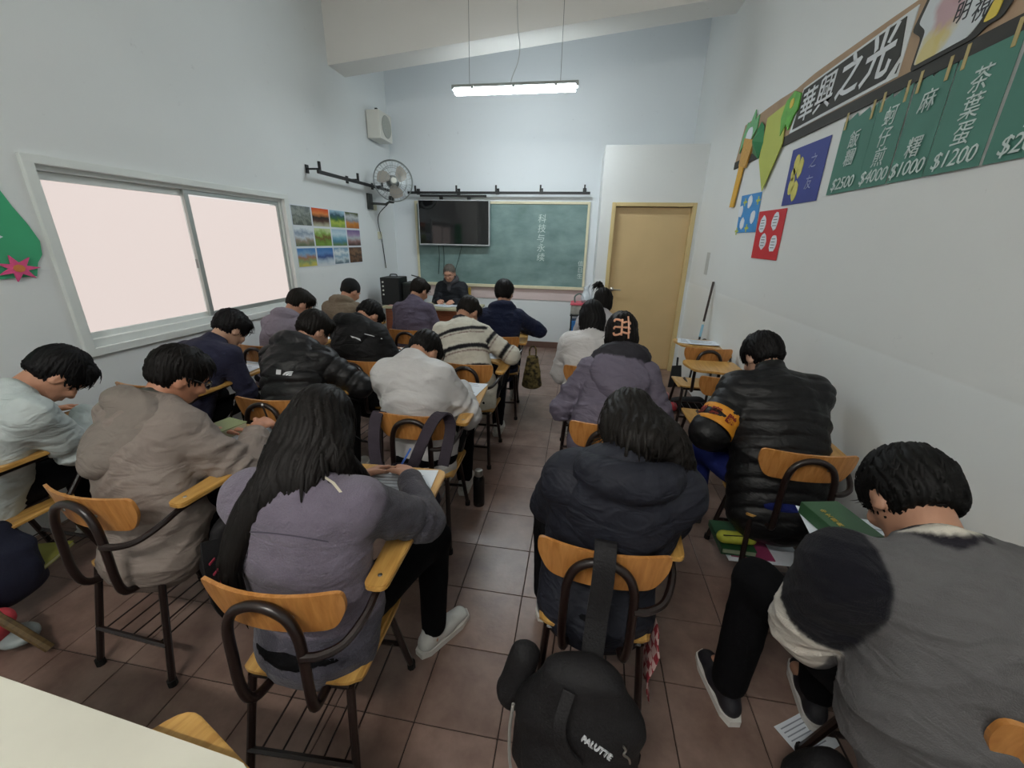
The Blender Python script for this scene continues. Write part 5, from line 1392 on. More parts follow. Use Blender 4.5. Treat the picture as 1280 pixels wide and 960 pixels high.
# D2: purple-grey coat, hair up with a claw clip
add('D2', label='person in a purple-grey hooded coat with a peach hair clip', head=(0.262, 2.44, 1.13), hrot=(20, 0, 0), hunch=0.07, hipy=0.08, vox=0.0105,
    top=dict(name='coat', colour='#655f6e', hoodcol='#655f6e', rimcol='#2d2c33', cloth='shell', bulk=1.10, w=1.0, arm=1.2, fold=0.008, hood=1.35, collar=0.05, hem=0.10, belly=1.15), lp=(-0.75, -0.35, -0.8), rp=(0.6, -0.3, -0.8), lh=(-0.06, 0.44, 0.76), trousers='#15151b', skin='#c8a08c', shoe='#1a1a1e', sole='#1a1a1e',
    hair=dict(style='updo', vol=1.04, locks=300, len=0.08, mess=0.1, col='#120f0e'))
def claw_clip(info):
    hc, R = info['hc'], info['R']; root = info['root']
    P = lambda x, z, y=-0.142: tuple(hc+R @ v3(x, y+0.35*(x*x+(z-0.01)**2)*6, z))
    mb = MB()
    mb.tube([P(-0.012+0.0*k, 0.045-0.015*k) for k in range(7)], 0.006, 7)
    for sx, zs in ((-1, (0.042, 0.0, -0.042)), (1, (0.03, -0.0, -0.03))):
        for z in zs: mb.tube(spline([P(-0.012, z*0.8), P(-0.012+sx*0.02, z), P(-0.012+sx*0.038, z*1.02), P(-0.012+sx*0.044, z-0.012*(1 if z >= 0 else -1))], 3), [0.006]*9+[0.004], 7)
    mb.tube([P(0.018, 0.062, -0.145), P(0.022, 0.02, -0.155), P(0.028, -0.06, -0.145)], 0.005, 6)
    o = mb.build('hair_clip', mat('peach_plastic', '#e0a483', 0.3, spec=0.6), root, True); o['label'] = 'peach plastic claw clip'
claw_clip(P_['D2'])
# D3: white coat, dark bob; D4: dark top, pinned hair
add('D3', label='person in a white coat with a dark bob', head=(0.108, 3.20, 1.09), hrot=(24, 4, 0), hunch=0.06,
    top=dict(name='coat', colour='#cfcdcd', cloth='shell', bulk=1.14, arm=1.22, fold=0.006, collar=0.07, hem=0.1, quilt=0.20, qa=0.005), trousers='#1a1a20', hair=dict(style='bob', vol=1.05, locks=300, len=0.09, mess=0.06, grav=1.0, col='#0e0d0e'), vox=0.0125, bvox=0.0095)
add('D4', label='person with dark pinned-up hair seated farthest forward by the door', head=(0.235, 4.08, 1.095), hrot=(30, -6, 0), hunch=0.06,
    top=dict(name='coat', colour='#b9b7ba', cloth='shell', bulk=1.1, arm=1.15, fold=0.006, collar=0.04), trousers='#1a1a20', hair=dict(style='updo', vol=1.03, locks=240, len=0.08, mess=0.16, col='#110e0d',
     pathf=lambda q: [([q['hc']+q['R'] @ v3(-0.02, -0.06, 0.085), q['hc']+q['R'] @ v3(-0.045, -0.075, 0.135), q['hc']+q['R'] @ v3(-0.075, -0.085, 0.12), q['hc']+q['R'] @ v3(-0.085, -0.09, 0.085)], (0.022, 0.02), (0.006, 0.006))], strands=30), vox=0.0125, bvox=0.0095)
# E2: black puffer with armband
def col_e2(tg, ss, V, q):
    return np.tile(np.array(lin('#0a0a0d')), (len(V), 1))
add('E2', label='person in a black puffer with an orange armband by the wall', head=(1.0, 2.32, 1.07), hrot=(44, 12, 0), hunch=0.10, vox=0.0095,
    top=dict(name='puffer', colour=col_e2, cloth='nylon', bulk=1.24, w=1.08, arm=1.30, fold=0.005, quilt=0.062, qa=0.010, collar=0.085, hem=0.11),
    lp=(-0.6, -0.5, -0.9), lh=(-0.20, 0.30, 0.61), rp=(-0.1, -0.4, -1.0), rh=(0.06, 0.40, 0.745), trousers='#1b2460', kl=(-0.25, 0.42, 0.49), al=(-0.20, 0.46, 0.085), shoe='#8a8c8c', sole='#3a3a3c', skin='#c39a84', hair=dict(style='short', vol=1.08, col='#0d0b0c', len=0.085, mess=0.3))
# E1: grey vest over white shirt
def col_e1(tg, ss, V, q):
    c = np.tile(np.array(lin('#5f5e5f')), (len(V), 1)); a = (tg == 1) | (tg == 2)
    c[a] = lin('#cfc9bf'); c[a & (ss < 0.19)] = lin('#101018'); ld = np.abs(q['L'][:, 0]-q['N'] @ q['lat']); c[a & (ld < 0.185)] = lin('#5f5e5f'); hz = (q['N'] @ q['up'])-(V @ q['up']); c[(tg == 0) & (ld > 0.195) & (hz < 0.20)] = lin('#101018')
    c[tg == 3] = lin('#cdc8bc'); d_ = (q['N'] @ q['up'])-(V @ q['up']); 
    r = np.linalg.norm(V-q['N'], axis=1); c[(tg == 0) & (r < 0.092)] = lin('#1d1a22'); return c
add('E1', root=(0.985, 0.79), label='person in a grey vest over a white shirt bent over a green book', head=(0.915, 1.10, 1.0), hrot=(58, -4, 0), hunch=0.13, vox=0.0065, hipy=-0.02, scale=1.05,
    top=dict(name='vest', csm=1, colour=col_e1, cloth='knit', bulk=1.20, w=1.02, belly=1.22, sh=1.42, arm=1.28, fold=0.006, collar=0.04, hem=0.06), lp=(-0.75, -0.7, -0.9), lh=(-0.12, 0.36, 0.745), rh=(0.12, 0.40, 0.745),
    kl=(-0.29, 0.46, 0.50), al=(-0.34, 0.37, 0.10), kr=(0.0, 0.47, 0.50), ar=(-0.03, 0.40, 0.10), fl=(-0.15, 1), fr=(0.2, 1), trousers='#08080b', shoe='#1b1b22', sole='#cfcdc8', skin='#b5886f', legw=1.15,
    hair=dict(style='short', vol=1.10, col='#0c0b0b', len=0.06, locks=420, mess=0.1))
# teacher
TCH = dict(root=(-1.86, 5.93), rot=180, seed=401, label='grey-haired person in a black jacket and scarf reading at the front desk', head=(-1.862, 5.80, 1.185), hrot=(20, 0, 0), hunch=0.05,
    top=dict(name='jacket', colour='#161920', cloth='shell', bulk=1.12, w=1.06, arm=1.15, fold=0.006, collar=0.02, hem=0.05), rh=(0.11, 0.34, 0.80), lh=(-0.13, 0.34, 0.80), hd=dict(l=(0.5, 0.8, -0.1), r=(-0.5, 0.8, -0.1)),
    trousers='#1a1a20', skin='#bf8f78', hair=dict(style='buzz', vol=0.955, locks=160, len=0.02, col='#5b5650'), vox=0.0115, bvox=0.007)
TI = person(TCH); P_['T'] = TI
glasses(TI, '#5a4a44')
def face_marks(info):
    hc, R = info['hc'], info['R']; P = lambda x, y, z: hc+R @ v3(x, y, z)
    for e in (-1, 1):
        sd = Sdf().ell(P(e*0.031, 0.0845, -0.014), v3(0.012, 0.007, 0.006), R); sdf_obj('eye', sd, 0.003, mat('dark_eye', '#1a1512', 0.2), info['root'])
        sd = Sdf().ell(P(e*0.032, 0.0905, 0.010), v3(0.017, 0.006, 0.004), R @ rotm('Y', e*6)); sdf_obj('eyebrow', sd, 0.003, mat('eyebrow', '#3a342f', 0.8), info['root'])
    sd = Sdf().ell(P(0, 0.0945, -0.0765), v3(0.020, 0.005, 0.0022), R); sdf_obj('mouth_line', sd, 0.002, mat('lip', '#8a5248', 0.5), info['root'])
face_marks(TI)
sd = Sdf(); Nn = TI['N']
for k in range(14):
    a0, a1 = 2*math.pi*k/14, 2*math.pi*(k+1)/14
    q = lambda a: Nn+v3(0.080*math.cos(a), 0.02+0.078*math.sin(a), 0.035-0.035*math.sin(a))
    sd.cone(q(a0), q(a1), 0.032, 0.032, k=0.02)
sd.cone(Nn+v3(0.0, 0.10, 0.0), Nn+v3(0.01, 0.12, -0.11), (0.035, 0.016), (0.03, 0.012), k=0.02)
o = sdf_obj('scarf', sd, 0.009, mat('grey_wool_scarf', '#3f3f44', 0.95, 0.15, 40, 0.4, 200), TI['root'], 3, 0.004, (20, 20, 30)); o['label'] = 'dark grey wool scarf'
# ------------------------------------------------------------------ marks on clothes
def bars3(w, h):     # three curved bars, like the small white back logo
    out = []
    for k in range(3):
        r0, r1 = h*(0.1+0.3*k), h*(0.32+0.3*k)
        arc = [(w/2-r1*math.cos(a)*w/h, r1*math.sin(a)-h/2) for a in np.linspace(0, math.pi/2, 5)]+[(w/2-r0*math.cos(a)*w/h, r0*math.sin(a)-h/2) for a in np.linspace(math.pi/2, 0, 5)]
        out.append(arc)
    return out
q = P_['B2']; decal(q, 'back_logo', bars3(0.055, 0.032)+[[(-0.062, -0.014), (-0.034, -0.014), (-0.034, 0.014), (-0.062, 0.014)]], q['sp'](0.60)+v3(0.05, 0, 0), (0, 0.86, -0.5), (0, 0, 1), M_LOGO, label='small white logo', sub=1)
q = P_['B3']; decal(q, 'back_logo', [[(-0.04, 0.008), (0.03, 0.0), (0.036, -0.014), (0.02, -0.010), (0.0, -0.004), (-0.02, -0.006)]], q['sp'](0.66)+v3(0.06, 0, 0), (0, 0.8, -0.6), (0, 0, 1), M_LOGO, label='small white logo', sub=1)
decal(q, 'sleeve_piping', [[(-0.05, -0.004), (0.05, 0.001), (0.05, 0.006), (-0.05, 0.001)]], q['arms'][1][0]*0.75+q['arms'][1][1]*0.25, (0, 0.8, -0.6), (0, 0, 1), M_LOGO, sub=1)
q = P_['C1']; M_SEAM = mat('dark_seam', '#474350', 0.9)
arc = lambda w, sag, th, n=9: [(w*(2*i/n-1), -sag*(2*i/n-1)**2) for i in range(n+1)]+[(w*(2*i/n-1), -sag*(2*i/n-1)**2+th) for i in range(n, -1, -1)]
decal(q, 'yoke_seam', [arc(0.13, 0.008, 0.0035)], q['sp'](0.62), (0, 0.75, -0.66), (0, 0, 1), M_SEAM, sub=1, lift=0.0015)
decal(q, 'waist_seam', [arc(0.15, 0.004, 0.0035)], q['sp'](0.16), (0, 0.85, -0.5), (0, 0, 1), M_SEAM, sub=1, lift=0.0015)
decal(q, 'collar_trim', [[(0.02, 0.0), (0.07, -0.006), (0.12, -0.022), (0.15, -0.045), (0.143, -0.048), (0.115, -0.028), (0.07, -0.012), (0.02, -0.006)]], q['sp'](0.95)+v3(0, 0, 0.02), (0, 0.35, -0.94), (0, 0.9, 0.3), mat('cream_trim', '#c9c3b0', 0.8), sub=1, label='cream trim along the collar')
# orange armband
q = P_['E2']; a, b, c = q['arms'][0]; w = unit(b-a); p0 = a+w*0.165; p1 = a+w*0.265
u = unit(np.cross(w, v3(0.2, 0.9, 0.1))); vv = np.cross(w, u); n = 28; V = []; F = []
bv = BVHTree.FromPolygons([x.co for x in q['top'].data.vertices], [x.vertices[:] for x in q['top'].data.polygons])
for i in range(6):
    cc = p0+(p1-p0)*i/5
    for k in range(n):
        t = 2*math.pi*k/n; dr_ = u*math.cos(t)+vv*math.sin(t)
        V.append(cc+dr_*(0.094-0.004*math.cos(math.pi*(i/5-0.5)*2)))
F = [[i*n+k, i*n+(k+1) % n, (i+1)*n+(k+1) % n, (i+1)*n+k] for i in range(5) for k in range(n)]
nv = len(V); V2 = V+[x*1.0-0*x for x in V]
ab = mesh_obj('armband', V, F, mat('orange_band', '#d08a1e', 0.6, 0.06, 20), q['root'], True); ab['label'] = 'orange armband with dark red characters'
so = ab.modifiers.new('thickness', 'SOLIDIFY'); so.thickness = 0.003; so.offset = 1.0
# characters on the outer-rear side of the band
nrm = unit(v3(-0.55, -0.8, 0.1)); nrm = unit(nrm-nrm.dot(w)*w); ux = unit(np.cross(-w, nrm))
def band_M(t):
    nn = unit(nrm*math.cos(t)+ux*math.sin(t)); xx = unit(np.cross(-w, nn)); pc = (p0+p1)/2+nn*0.1000
    return Matrix(((xx[0], -w[0], nn[0], pc[0]), (xx[1], -w[1], nn[1], pc[1]), (xx[2], -w[2], nn[2], pc[2]), (0, 0, 0, 1)))
for ch, t in (('糾', -0.95), ('察', -0.2), ('隊', 0.6)): text_mesh('band_character', ch, 0.050, mat('dark_red_print', '#7a1f12', 0.7), ab, band_M(t), offset=0.0015)

# ------------------------------------------------------------------ on the tablets
zt = 0.7165
x, y = at_seat('C1', 0.10, 0.45); paper(x, y, zt, 0.27, 0.20, 6, 'white paper sheet under the hand with the blue pen')
x, y = at_seat('C1', 0.03, 0.37); o = MB().cbox((0, 0, 0.006), (0.018, 0.05, 0.012), 0.003).build('eraser', mat('eraser_cream', '#d8d2b4', 0.6), None, loc=(x, y, zt+0.006)); tag(o, 'small cream eraser on the sheet of the long-haired writer', 'eraser')
x, y = at_seat('B1', 0.08, 0.44); paper(x, y, zt, 0.22, 0.28, -28, 'bluish white paper sheet beside the thick pale green book')
x, y = at_seat('B1', -0.075, 0.43); book(x, y, zt, 0.13, 0.19, 0.048, -14, 'thick pale green book on the tablet of the taupe jacket wearer', '#7f8a5c', '#b9b69a')
x, y = at_seat('A2', 0.08, 0.46); paper(x, y, zt, 0.28, 0.20, 4, 'white paper sheet under the window, written on by the navy coat wearer')
x, y = at_seat('C2', 0.14, 0.46); paper(x, y, zt, 0.20, 0.26, -6, 'white paper sheet on the tablet of the pale puffer wearer')
x, y = at_seat('C2', 0.09, 0.52); o = empty('marker', (x, y, zt+0.006), 0.3, 'blue marker lying on the tablet of the pale puffer wearer', 'pen'); MB().tube([(-0.05, 0, 0), (0.03, 0, 0)], 0.006, 8).build('barrel', mat('marker_blue', '#27417e', 0.4), o, True); MB().tube([(0.03, 0, 0), (0.06, 0, 0)], 0.0066, 8).build('cap', mat('marker_cap', '#cfd3d8', 0.4), o, True)
for k, lb in (('A3', 'white paper sheet on the tablet of the lilac hoodie wearer'), ('B2', 'white paper sheet on the tablet of the logo puffer wearer'), ('C3', 'white paper sheet on the tablet of the striped sweater wearer'), ('B3', 'white paper sheet on the tablet of the hooded black jacket wearer')):
    x, y = at_seat(k, 0.10, 0.43); paper(x, y, zt, 0.24, 0.26, 3, lb)
x, y = at_seat('E4', 0.03, 0.44); paper(x, y, zt, 0.30, 0.21, -12, 'white paper sheet lying on the empty chair tablet by the wall')
x, y = at_seat('E4', 0.10, 0.40); paper(x, y, zt+0.007, 0.28, 0.20, -2, 'upper white paper sheet overlapping another on the empty chair tablet')
paper(0.97, 1.27, zt, 0.30, 0.24, -10, 'white paper sheet under the green book')
book(0.915, 1.292, zt+0.008, 0.135, 0.185, 0.045, 12, 'thick green book with gold title lying before the grey vest wearer', '#2f5436', '#c9bfa8', '中\n文\n經\n典')
x, y = at_seat('E1', 0.14, 0.36)

# ------------------------------------------------------------------ bags
def backpack(name, loc, rz, size, m, label, tilt=0.0, seed=1, pipe=None, straps=(), text=None, sm=None, vox=0.012):
    e = empty(name, loc, rz, label, 'bag')
    w, dp, h = size; sd = Sdf(); T_ = math.tan(tilt)
    sd.cone((0, 0, 0.10*h), (T_*h*0.5, 0, h*0.55), (w*0.50, dp*0.50), (w*0.47, dp*0.46), hint=(1, 0, 0), k=0.04)
    sd.cone((T_*h*0.5, 0, h*0.55), (T_*h, 0, h*0.86), (w*0.47, dp*0.46), (w*0.30, dp*0.30), hint=(1, 0, 0), k=0.04)
    sd.ell((0, -dp*0.38, h*0.30), (w*0.40, dp*0.28, h*0.24), k=0.02)
    b = sdf_obj('pack', sd, vox, m, e, seed, 0.008, (9, 9, 9))
    if pipe:
        pts = [(-w*0.49, -dp*0.1, h*0.55), (-w*0.5, -dp*0.22, h*0.35), (-w*0.44, -dp*0.42, h*0.12), (-w*0.2, -dp*0.6, h*0.02), (w*0.1, -dp*0.62, 0.0)]
        MB().tube(spline(pts, 5), 0.005, 6).build('piping', pipe, e, True)
    for i, (pth, ww) in enumerate(straps): strap(pth, ww, 0.010, 'strap', sm or m, e)
    return e
M_PIPE = mat('grey_piping', '#8e8c88', 0.6)
x, y = at_seat('D1', -0.03, -0.34)
bp_ = backpack('backpack', (x, y, 0.13), math.radians(-4), (0.37, 0.20, 0.46), M_BAGB, 'black backpack hanging by one strap from a chair back', 0.0, 5, M_PIPE,
   straps=[([(0.02, 0.03, 0.38), (0.025, 0.095, 0.50), (0.03, 0.112, 0.60), (0.03, 0.13, 0.675), (0.03, 0.17, 0.705), (0.03, 0.215, 0.64)], 0.06), ([(-0.03, -0.06, 0.42), (-0.045, -0.105, 0.36), (-0.03, -0.12, 0.30), (0.01, -0.125, 0.26)], 0.03)])
sdx = Sdf().cone((-0.17, 0.07, 0.33), (-0.20, 0.05, 0.20), 0.045, 0.05, k=0.02); sdf_obj('side_flap', sdx, 0.012, M_BAGB, bp_, 8, 0.006)
pk = [o_ for o_ in bpy.data.objects if o_.parent == bp_ and o_.name.startswith('pack')][0].data
bv_ = BVHTree.FromPolygons([v.co[:] for v in pk.vertices], [p.vertices[:] for p in pk.polygons])
def on_pack(x_, z_):
    h_ = bv_.ray_cast(Vector((x_, -0.6, z_+0.25)), Vector((0, 0.9, -0.4)).normalized(), 2.0); return h_[0], h_[1]
hp_, hn_ = on_pack(0.05, 0.265); xa = Vector((1, 0, 0)); xa = (xa-hn_*xa.dot(hn_)).normalized(); ya = hn_.cross(xa); hp_ = hp_+hn_*0.004
text_mesh('bag_lettering', 'PALUTTE', 0.022, M_LOGO, bp_, Matrix(((xa.x, ya.x, hn_.x, hp_.x), (xa.y, ya.y, hn_.y, hp_.y), (xa.z, ya.z, hn_.z, hp_.z), (0, 0, 0, 1))) @ Matrix.Rotation(math.radians(-30), 4, 'Z'), extrude=0.003)
zp = []
for x_, z_ in ((0.115, 0.275), (0.122, 0.262), (0.118, 0.25), (0.132, 0.235), (0.138, 0.21)):
    h_, n_ = on_pack(x_, z_); zp.append(h_+n_*0.004)
MB().tube(spline(zp, 4), 0.003, 5).build('zip_pull', M_STEEL, bp_, True)
x, y = at_seat('C2', 0.0, -0.30)
backpack('backpack', (x, y, 0.22), 0, (0.34, 0.18, 0.38), M_BAGN, 'navy backpack with plum straps hung behind the pale puffer wearer', 0, 6, None, sm=M_BAGP,
   straps=[([(-0.13, 0.0, 0.30), (-0.17, 0.04, 0.40), (-0.19, 0.10, 0.52), (-0.185, 0.15, 0.575), (-0.17, 0.19, 0.50)], 0.06), ([(0.03, -0.02, 0.34), (0.07, 0.03, 0.46), (0.12, 0.09, 0.58), (0.16, 0.14, 0.60), (0.185, 0.15, 0.52), (0.17, 0.06, 0.36)], 0.055), ([(-0.12, -0.05, 0.33), (-0.02, -0.03, 0.39), (0.06, -0.04, 0.37)], 0.03)])
x, y = at_seat('B1', 0.27, 0.06)
b2 = backpack('backpack', (x, y+0.05, 0.22), math.radians(80), (0.30, 0.13, 0.36), M_BAGB, 'black bag with red-stitched strap hanging beside the taupe jacket wearer', 0, 7, None,
   straps=[([(-0.13, -0.06, 0.34), (-0.16, -0.09, 0.26), (-0.17, -0.10, 0.12), (-0.13, -0.09, 0.0), (-0.05, -0.06, -0.02)], 0.055)])
mb = MB()
for i in range(5): mb.box((-0.165+0.004*i, -0.108, 0.29-0.05*i), (0.03, 0.004, 0.008), rz=0.4)
mb.build('red_stitching', mat('red_thread', '#a8324a', 0.7), b2)
b3 = backpack('backpack', (-2.34, 1.00, 0.10), math.radians(85), (0.24, 0.11, 0.40), M_BAGN, 'navy bag with pale piping hanging beside the white jacket wearer', 0, 9, None)
MB().tube(spline([(-0.115, -0.04, 0.03), (-0.12, -0.05, 0.18), (-0.105, -0.055, 0.30), (-0.06, -0.05, 0.40), (0.03, -0.045, 0.43)], 5), 0.006, 6).build('piping', M_PIPE, b3, True)
b4 = backpack('backpack', (0.80, 0.87, 0.0), math.radians(20), (0.22, 0.16, 0.25), M_BAGB, 'black bag with a white cord on the floor beside the grey vest wearer', 0, 31, None)
MB().tube(spline([(-0.05, 0.02, 0.21), (-0.01, 0.03, 0.222), (0.03, 0.03, 0.222), (0.06, 0.02, 0.20)], 5), 0.008, 6).build('cord', mat('white_cord', '#b9b4aa', 0.7), b4, True)
paper(0.90, 1.09, 0.001, 0.17, 0.12, 30, 'white paper sheet lying on the floor beside the black bag with a white cord')
# camouflage shopping bag hanging from the navy hoodie wearer's chair
M_CAMO = mat('camouflage_cloth', '#2a2618', 0.85, vscale=26, col2='#8a7a4a', detail=1.0)
e = empty('shopping_bag', (-0.40, 3.78, 0.0), 0.2, 'camouflage cloth shopping bag hanging from the chair of the navy hoodie wearer', 'bag')
sd = Sdf().cone((0, 0, 0.28), (0, 0, 0.56), (0.105, 0.05), (0.06, 0.025), hint=(1, 0, 0), k=0.03)
sdf_obj('sack', sd, 0.011, M_CAMO, e, 2, 0.006)
MB().tube(spline([(-0.03, 0, 0.55), (-0.03, 0, 0.64), (0.0, 0, 0.67), (0.03, 0, 0.64), (0.03, 0, 0.55)], 4), 0.008, 6).build('handle', M_CAMO, e, True)
# bottle on the floor
e = empty('water_bottle', (-0.545, 2.17, 0), 0, 'black drinking bottle with silver cap standing in the aisle by the pale puffer wearer', 'bottle')
MB().lathe([(0.002, 0), (0.036, 0.0), (0.037, 0.02), (0.037, 0.19), (0.028, 0.215), (0.002, 0.216)], 16).build('flask', mat('black_gloss', '#0e0f11', 0.25), e, True)
MB().lathe([(0.002, 0.216), (0.026, 0.216), (0.026, 0.25), (0.022, 0.256), (0.002, 0.257)], 16).build('cap', M_STEEL, e, True)
# under the armband wearer's chair: papers, folder, book, yellow pouch on the rack
zr = 0.1735
o = MB().cbox((0, 0, 0), (0.36, 0.27, 0.006), 0.001).build('paper_pad', M_PAPER, None, loc=(0.985, 1.87, zr+0.004)); o.rotation_euler = (0, 0, 0.05); tag(o, 'white writing pad lying on the rack under the armband wearer', 'pad')
o = MB().cbox((0, 0, 0), (0.20, 0.24, 0.006), 0.001).build('folder', mat('magenta_folder', '#8a3358', 0.5), None, loc=(0.93, 1.87, zr+0.0115)); tag(o, 'magenta folder on the rack under the armband wearer', 'folder')
book(0.86, 1.86, zr+0.016, 0.16, 0.22, 0.035, 0, 'dark green book on the rack under the armband wearer', '#1f4a2c', '#8f9a80')
e = empty('pencil_pouch', (0.85, 1.80, zr+0.055), 0.1, 'yellow-green fabric pencil pouch on top of the dark green book', 'pouch')
sd = Sdf().cone((-0.06, 0, 0.03), (0.07, 0, 0.03), (0.035, 0.028), (0.035, 0.03), hint=(0, 1, 0), k=0.01)
sdf_obj('pouch', sd, 0.008, mat('lime_fabric', '#a9ad3a', 0.7, 0.15, 30), e, 4, 0.006, (20, 20, 20))
MB().tube([(-0.07, -0.02, 0.055), (0.07, -0.02, 0.055)], 0.003, 5).build('zipper', M_BLK, e, True)
# red checked cloth hanging beneath the backpack chair
def check_mat():
    m = mat('red_check_cloth', '#8a2430', 0.85); nt = m.node_tree; b = nt.nodes['Principled BSDF']
    tc = nt.nodes.new('ShaderNodeTexCoord'); ck = nt.nodes.new('ShaderNodeTexChecker'); ck.inputs['Scale'].default_value = 34; ck.inputs[1].default_value = (*lin('#8a2430'), 1); ck.inputs[2].default_value = (*lin('#c8a8a4'), 1)
    nt.links.new(tc.outputs['Object'], ck.inputs[0]); nt.links.new(ck.outputs[0], b.inputs['Base Color']); return m
x, y = at_seat('D1', 0.20, 0.02)
e = empty('checked_cloth', (x, y, 0.40), 0, 'red checked cloth hanging from the rack side of the backpack chair', 'cloth')
V = []; 
for i in range(7):
    for j in range(6): V.append((0.012*math.sin(j*1.4+i*0.8), -0.11+0.036*i, -0.055*j))
F = [[i*6+j, (i+1)*6+j, (i+1)*6+j+1, i*6+j+1] for i in range(6) for j in range(5)]
o = mesh_obj('cloth', V, F, check_mat(), e, True); sm_ = o.modifiers.new('thickness', 'SOLIDIFY'); sm_.thickness = 0.004

book(-2.40, 1.12, 0.1735, 0.17, 0.22, 0.02, 20, 'yellow-green notebook on the rack under the white jacket wearer', '#8a8a3a', '#b9b98a', name='notebook')
# ------------------------------------------------------------------ teacher's desk and things on it
ds = empty('teacher_desk', (-1.98, 5.47, 0), math.radians(2), 'brown wooden teacher desk below the chalkboard', 'desk')
M_DESKW = wood_mat('desk_wood', '#6e3a22', '#8f5233', 0.4, (3, 26, 26)); M_DTOP = mat('desk_top_laminate', '#b9b394', 0.45, 0.08, 10)
MB().cbox((0, 0, 0.735), (1.32, 0.52, 0.03), 0.004).build('desktop', M_DTOP, ds)
MB().cbox((0, -0.23, 0.43), (1.24, 0.02, 0.58), 0.003).build('modesty_panel', M_DESKW, ds)
for sx in (-1, 1): MB().cbox((sx*0.61, 0, 0.36), (0.03, 0.48, 0.72), 0.003).build('side_panel', M_DESKW, ds)
def desk_w(x, y): c, s = math.cos(math.radians(2)), math.sin(math.radians(2)); return (-1.98+c*x-s*y, 5.47+s*x+c*y)
sp2 = empty('equipment_case', (-2.56, 5.46, 0.751), 0.05, 'tall black equipment case with white sockets on the teacher desk', 'cabinet')
MB().cbox((0, 0, 0.185), (0.26, 0.34, 0.37), 0.01).build('case', mat('black_vinyl', '#0e1112', 0.5, 0.1, 40, 0.1, 120), sp2)
for i in range(4): MB().lathe([(0.001, 0), (0.012, 0), (0.012, -0.006), (0.001, -0.007)], 10, (-0.09, -0.17, 0.31-0.055*i), 'Y').build('socket', M_WPL, sp2, True)
MB().tube(spline([(-0.05, 0, 0.37), (-0.04, 0, 0.40), (0.04, 0, 0.40), (0.05, 0, 0.37)], 4), 0.008, 6).build('handle', M_BLK, sp2, True)
sp3 = empty('speaker_cabinet', (-2.335, 5.53, 0.751), 0.05, 'shorter dark green-black cabinet beside the tall black case on the desk', 'cabinet')
MB().cbox((0, 0, 0.15), (0.16, 0.30, 0.30), 0.01).build('case', mat('dark_green_vinyl', '#16221f', 0.5, 0.1, 40), sp3)
MB().cbox((0, -0.152, 0.15), (0.12, 0.006, 0.24), 0.003).build('grille', mat('dark_grille', '#0c1312', 0.7), sp3)
x, y = desk_w(0.20, 0.03); paper(x, y, 0.751, 0.34, 0.24, 5, 'open white pages lying before the teacher', lined=True)
x, y = desk_w(0.16, -0.06); paper(x, y, 0.7585, 0.26, 0.19, -12, 'loose white sheet overlapping the open pages before the teacher', lined=True)
x, y = desk_w(-0.38, -0.12); o = MB().cbox((0, 0, 0), (0.42, 0.22, 0.008), 0.001).build('folder', mat('pink_folder', '#c99a94', 0.6), None, loc=(x, y, 0.756)); tag(o, 'pale pink folder lying flat at the window side of the teacher desk', 'folder')
x, y = desk_w(-0.58, -0.255)
e = empty('microphone_stand', (-2.30, 5.68, 0.751), 0, 'small black microphone on a stand between the cabinets and the board', 'microphone')
MB().lathe([(0.002, 0), (0.05, 0), (0.05, 0.012), (0.008, 0.02), (0.006, 0.30), (0.002, 0.30)], 14).build('stand', M_BLK, e, True)
MB().tube([(-0.09, 0, 0.38), (0.0, 0, 0.36), (0.02, 0, 0.35)], [0.008, 0.008, 0.02], 8).build('microphone', M_BLK, e, True)
# teacher's chair: yellowish wooden back post
tc_ = empty('wooden_chair', (-1.86, 5.95, 0), math.radians(180), 'pale yellow wooden chair behind the teacher', 'chair')
M_YW = wood_mat('yellow_wood', '#a8893a', '#c9ab58', 0.45)
MB().cbox((0, 0.0, 0.44), (0.44, 0.42, 0.03), 0.008).build('seat', M_YW, tc_)
for sx in (-1, 1):
    MB().cbox((sx*0.20, -0.205, 0.47), (0.035, 0.035, 0.94), 0.004).build('leg', M_YW, tc_); MB().cbox((sx*0.20, 0.19, 0.21), (0.035, 0.035, 0.42), 0.004).build('leg', M_YW, tc_)
MB().cbox((0, -0.205, 0.88), (0.44, 0.02, 0.09), 0.006).build('back_slat', M_YW, tc_); MB().cbox((0, -0.205, 0.70), (0.40, 0.02, 0.06), 0.006).build('back_slat', M_YW, tc_)

# ------------------------------------------------------------------ clutter between board and door
e = empty('storage_cart', (0.02, 6.18, 0), 0, 'black plastic cart holding boxes left of the door', 'cart')
mb = MB()
for sx in (-1, 1):
    for sy in (-1, 1): mb.tube([(sx*0.11, sy*0.13, 0.03), (sx*0.11, sy*0.13, 0.62)], 0.011, 6)
mb.build('frame', M_BLK, e)
for z in (0.08, 0.34, 0.60): MB().cbox((0, 0, z), (0.26, 0.30, 0.02), 0.004).build('tray', M_BLK, e)
o = MB().cbox((0, 0, 0.085), (0.20, 0.22, 0.17), 0.01).build('blue_box', mat('blue_plastic', '#2f6fae', 0.4, 0.1, 9), None, loc=(0.02, 6.16, 0.351)); tag(o, 'blue plastic box on the middle tray of the cart', 'box')
e = empty('storage_box', (0.01, 6.17, 0.611), 0, 'clear storage box with a coral pink lid on top of the cart', 'box')
MB().cbox((0, 0, 0.07), (0.23, 0.24, 0.14), 0.012).build('tub', mat('cloudy_plastic', '#9a9890', 0.3, 0.3, 18), e); MB().cbox((0, 0, 0.155), (0.25, 0.26, 0.035), 0.01).build('lid', mat('coral_lid', '#d0596a', 0.4), e)
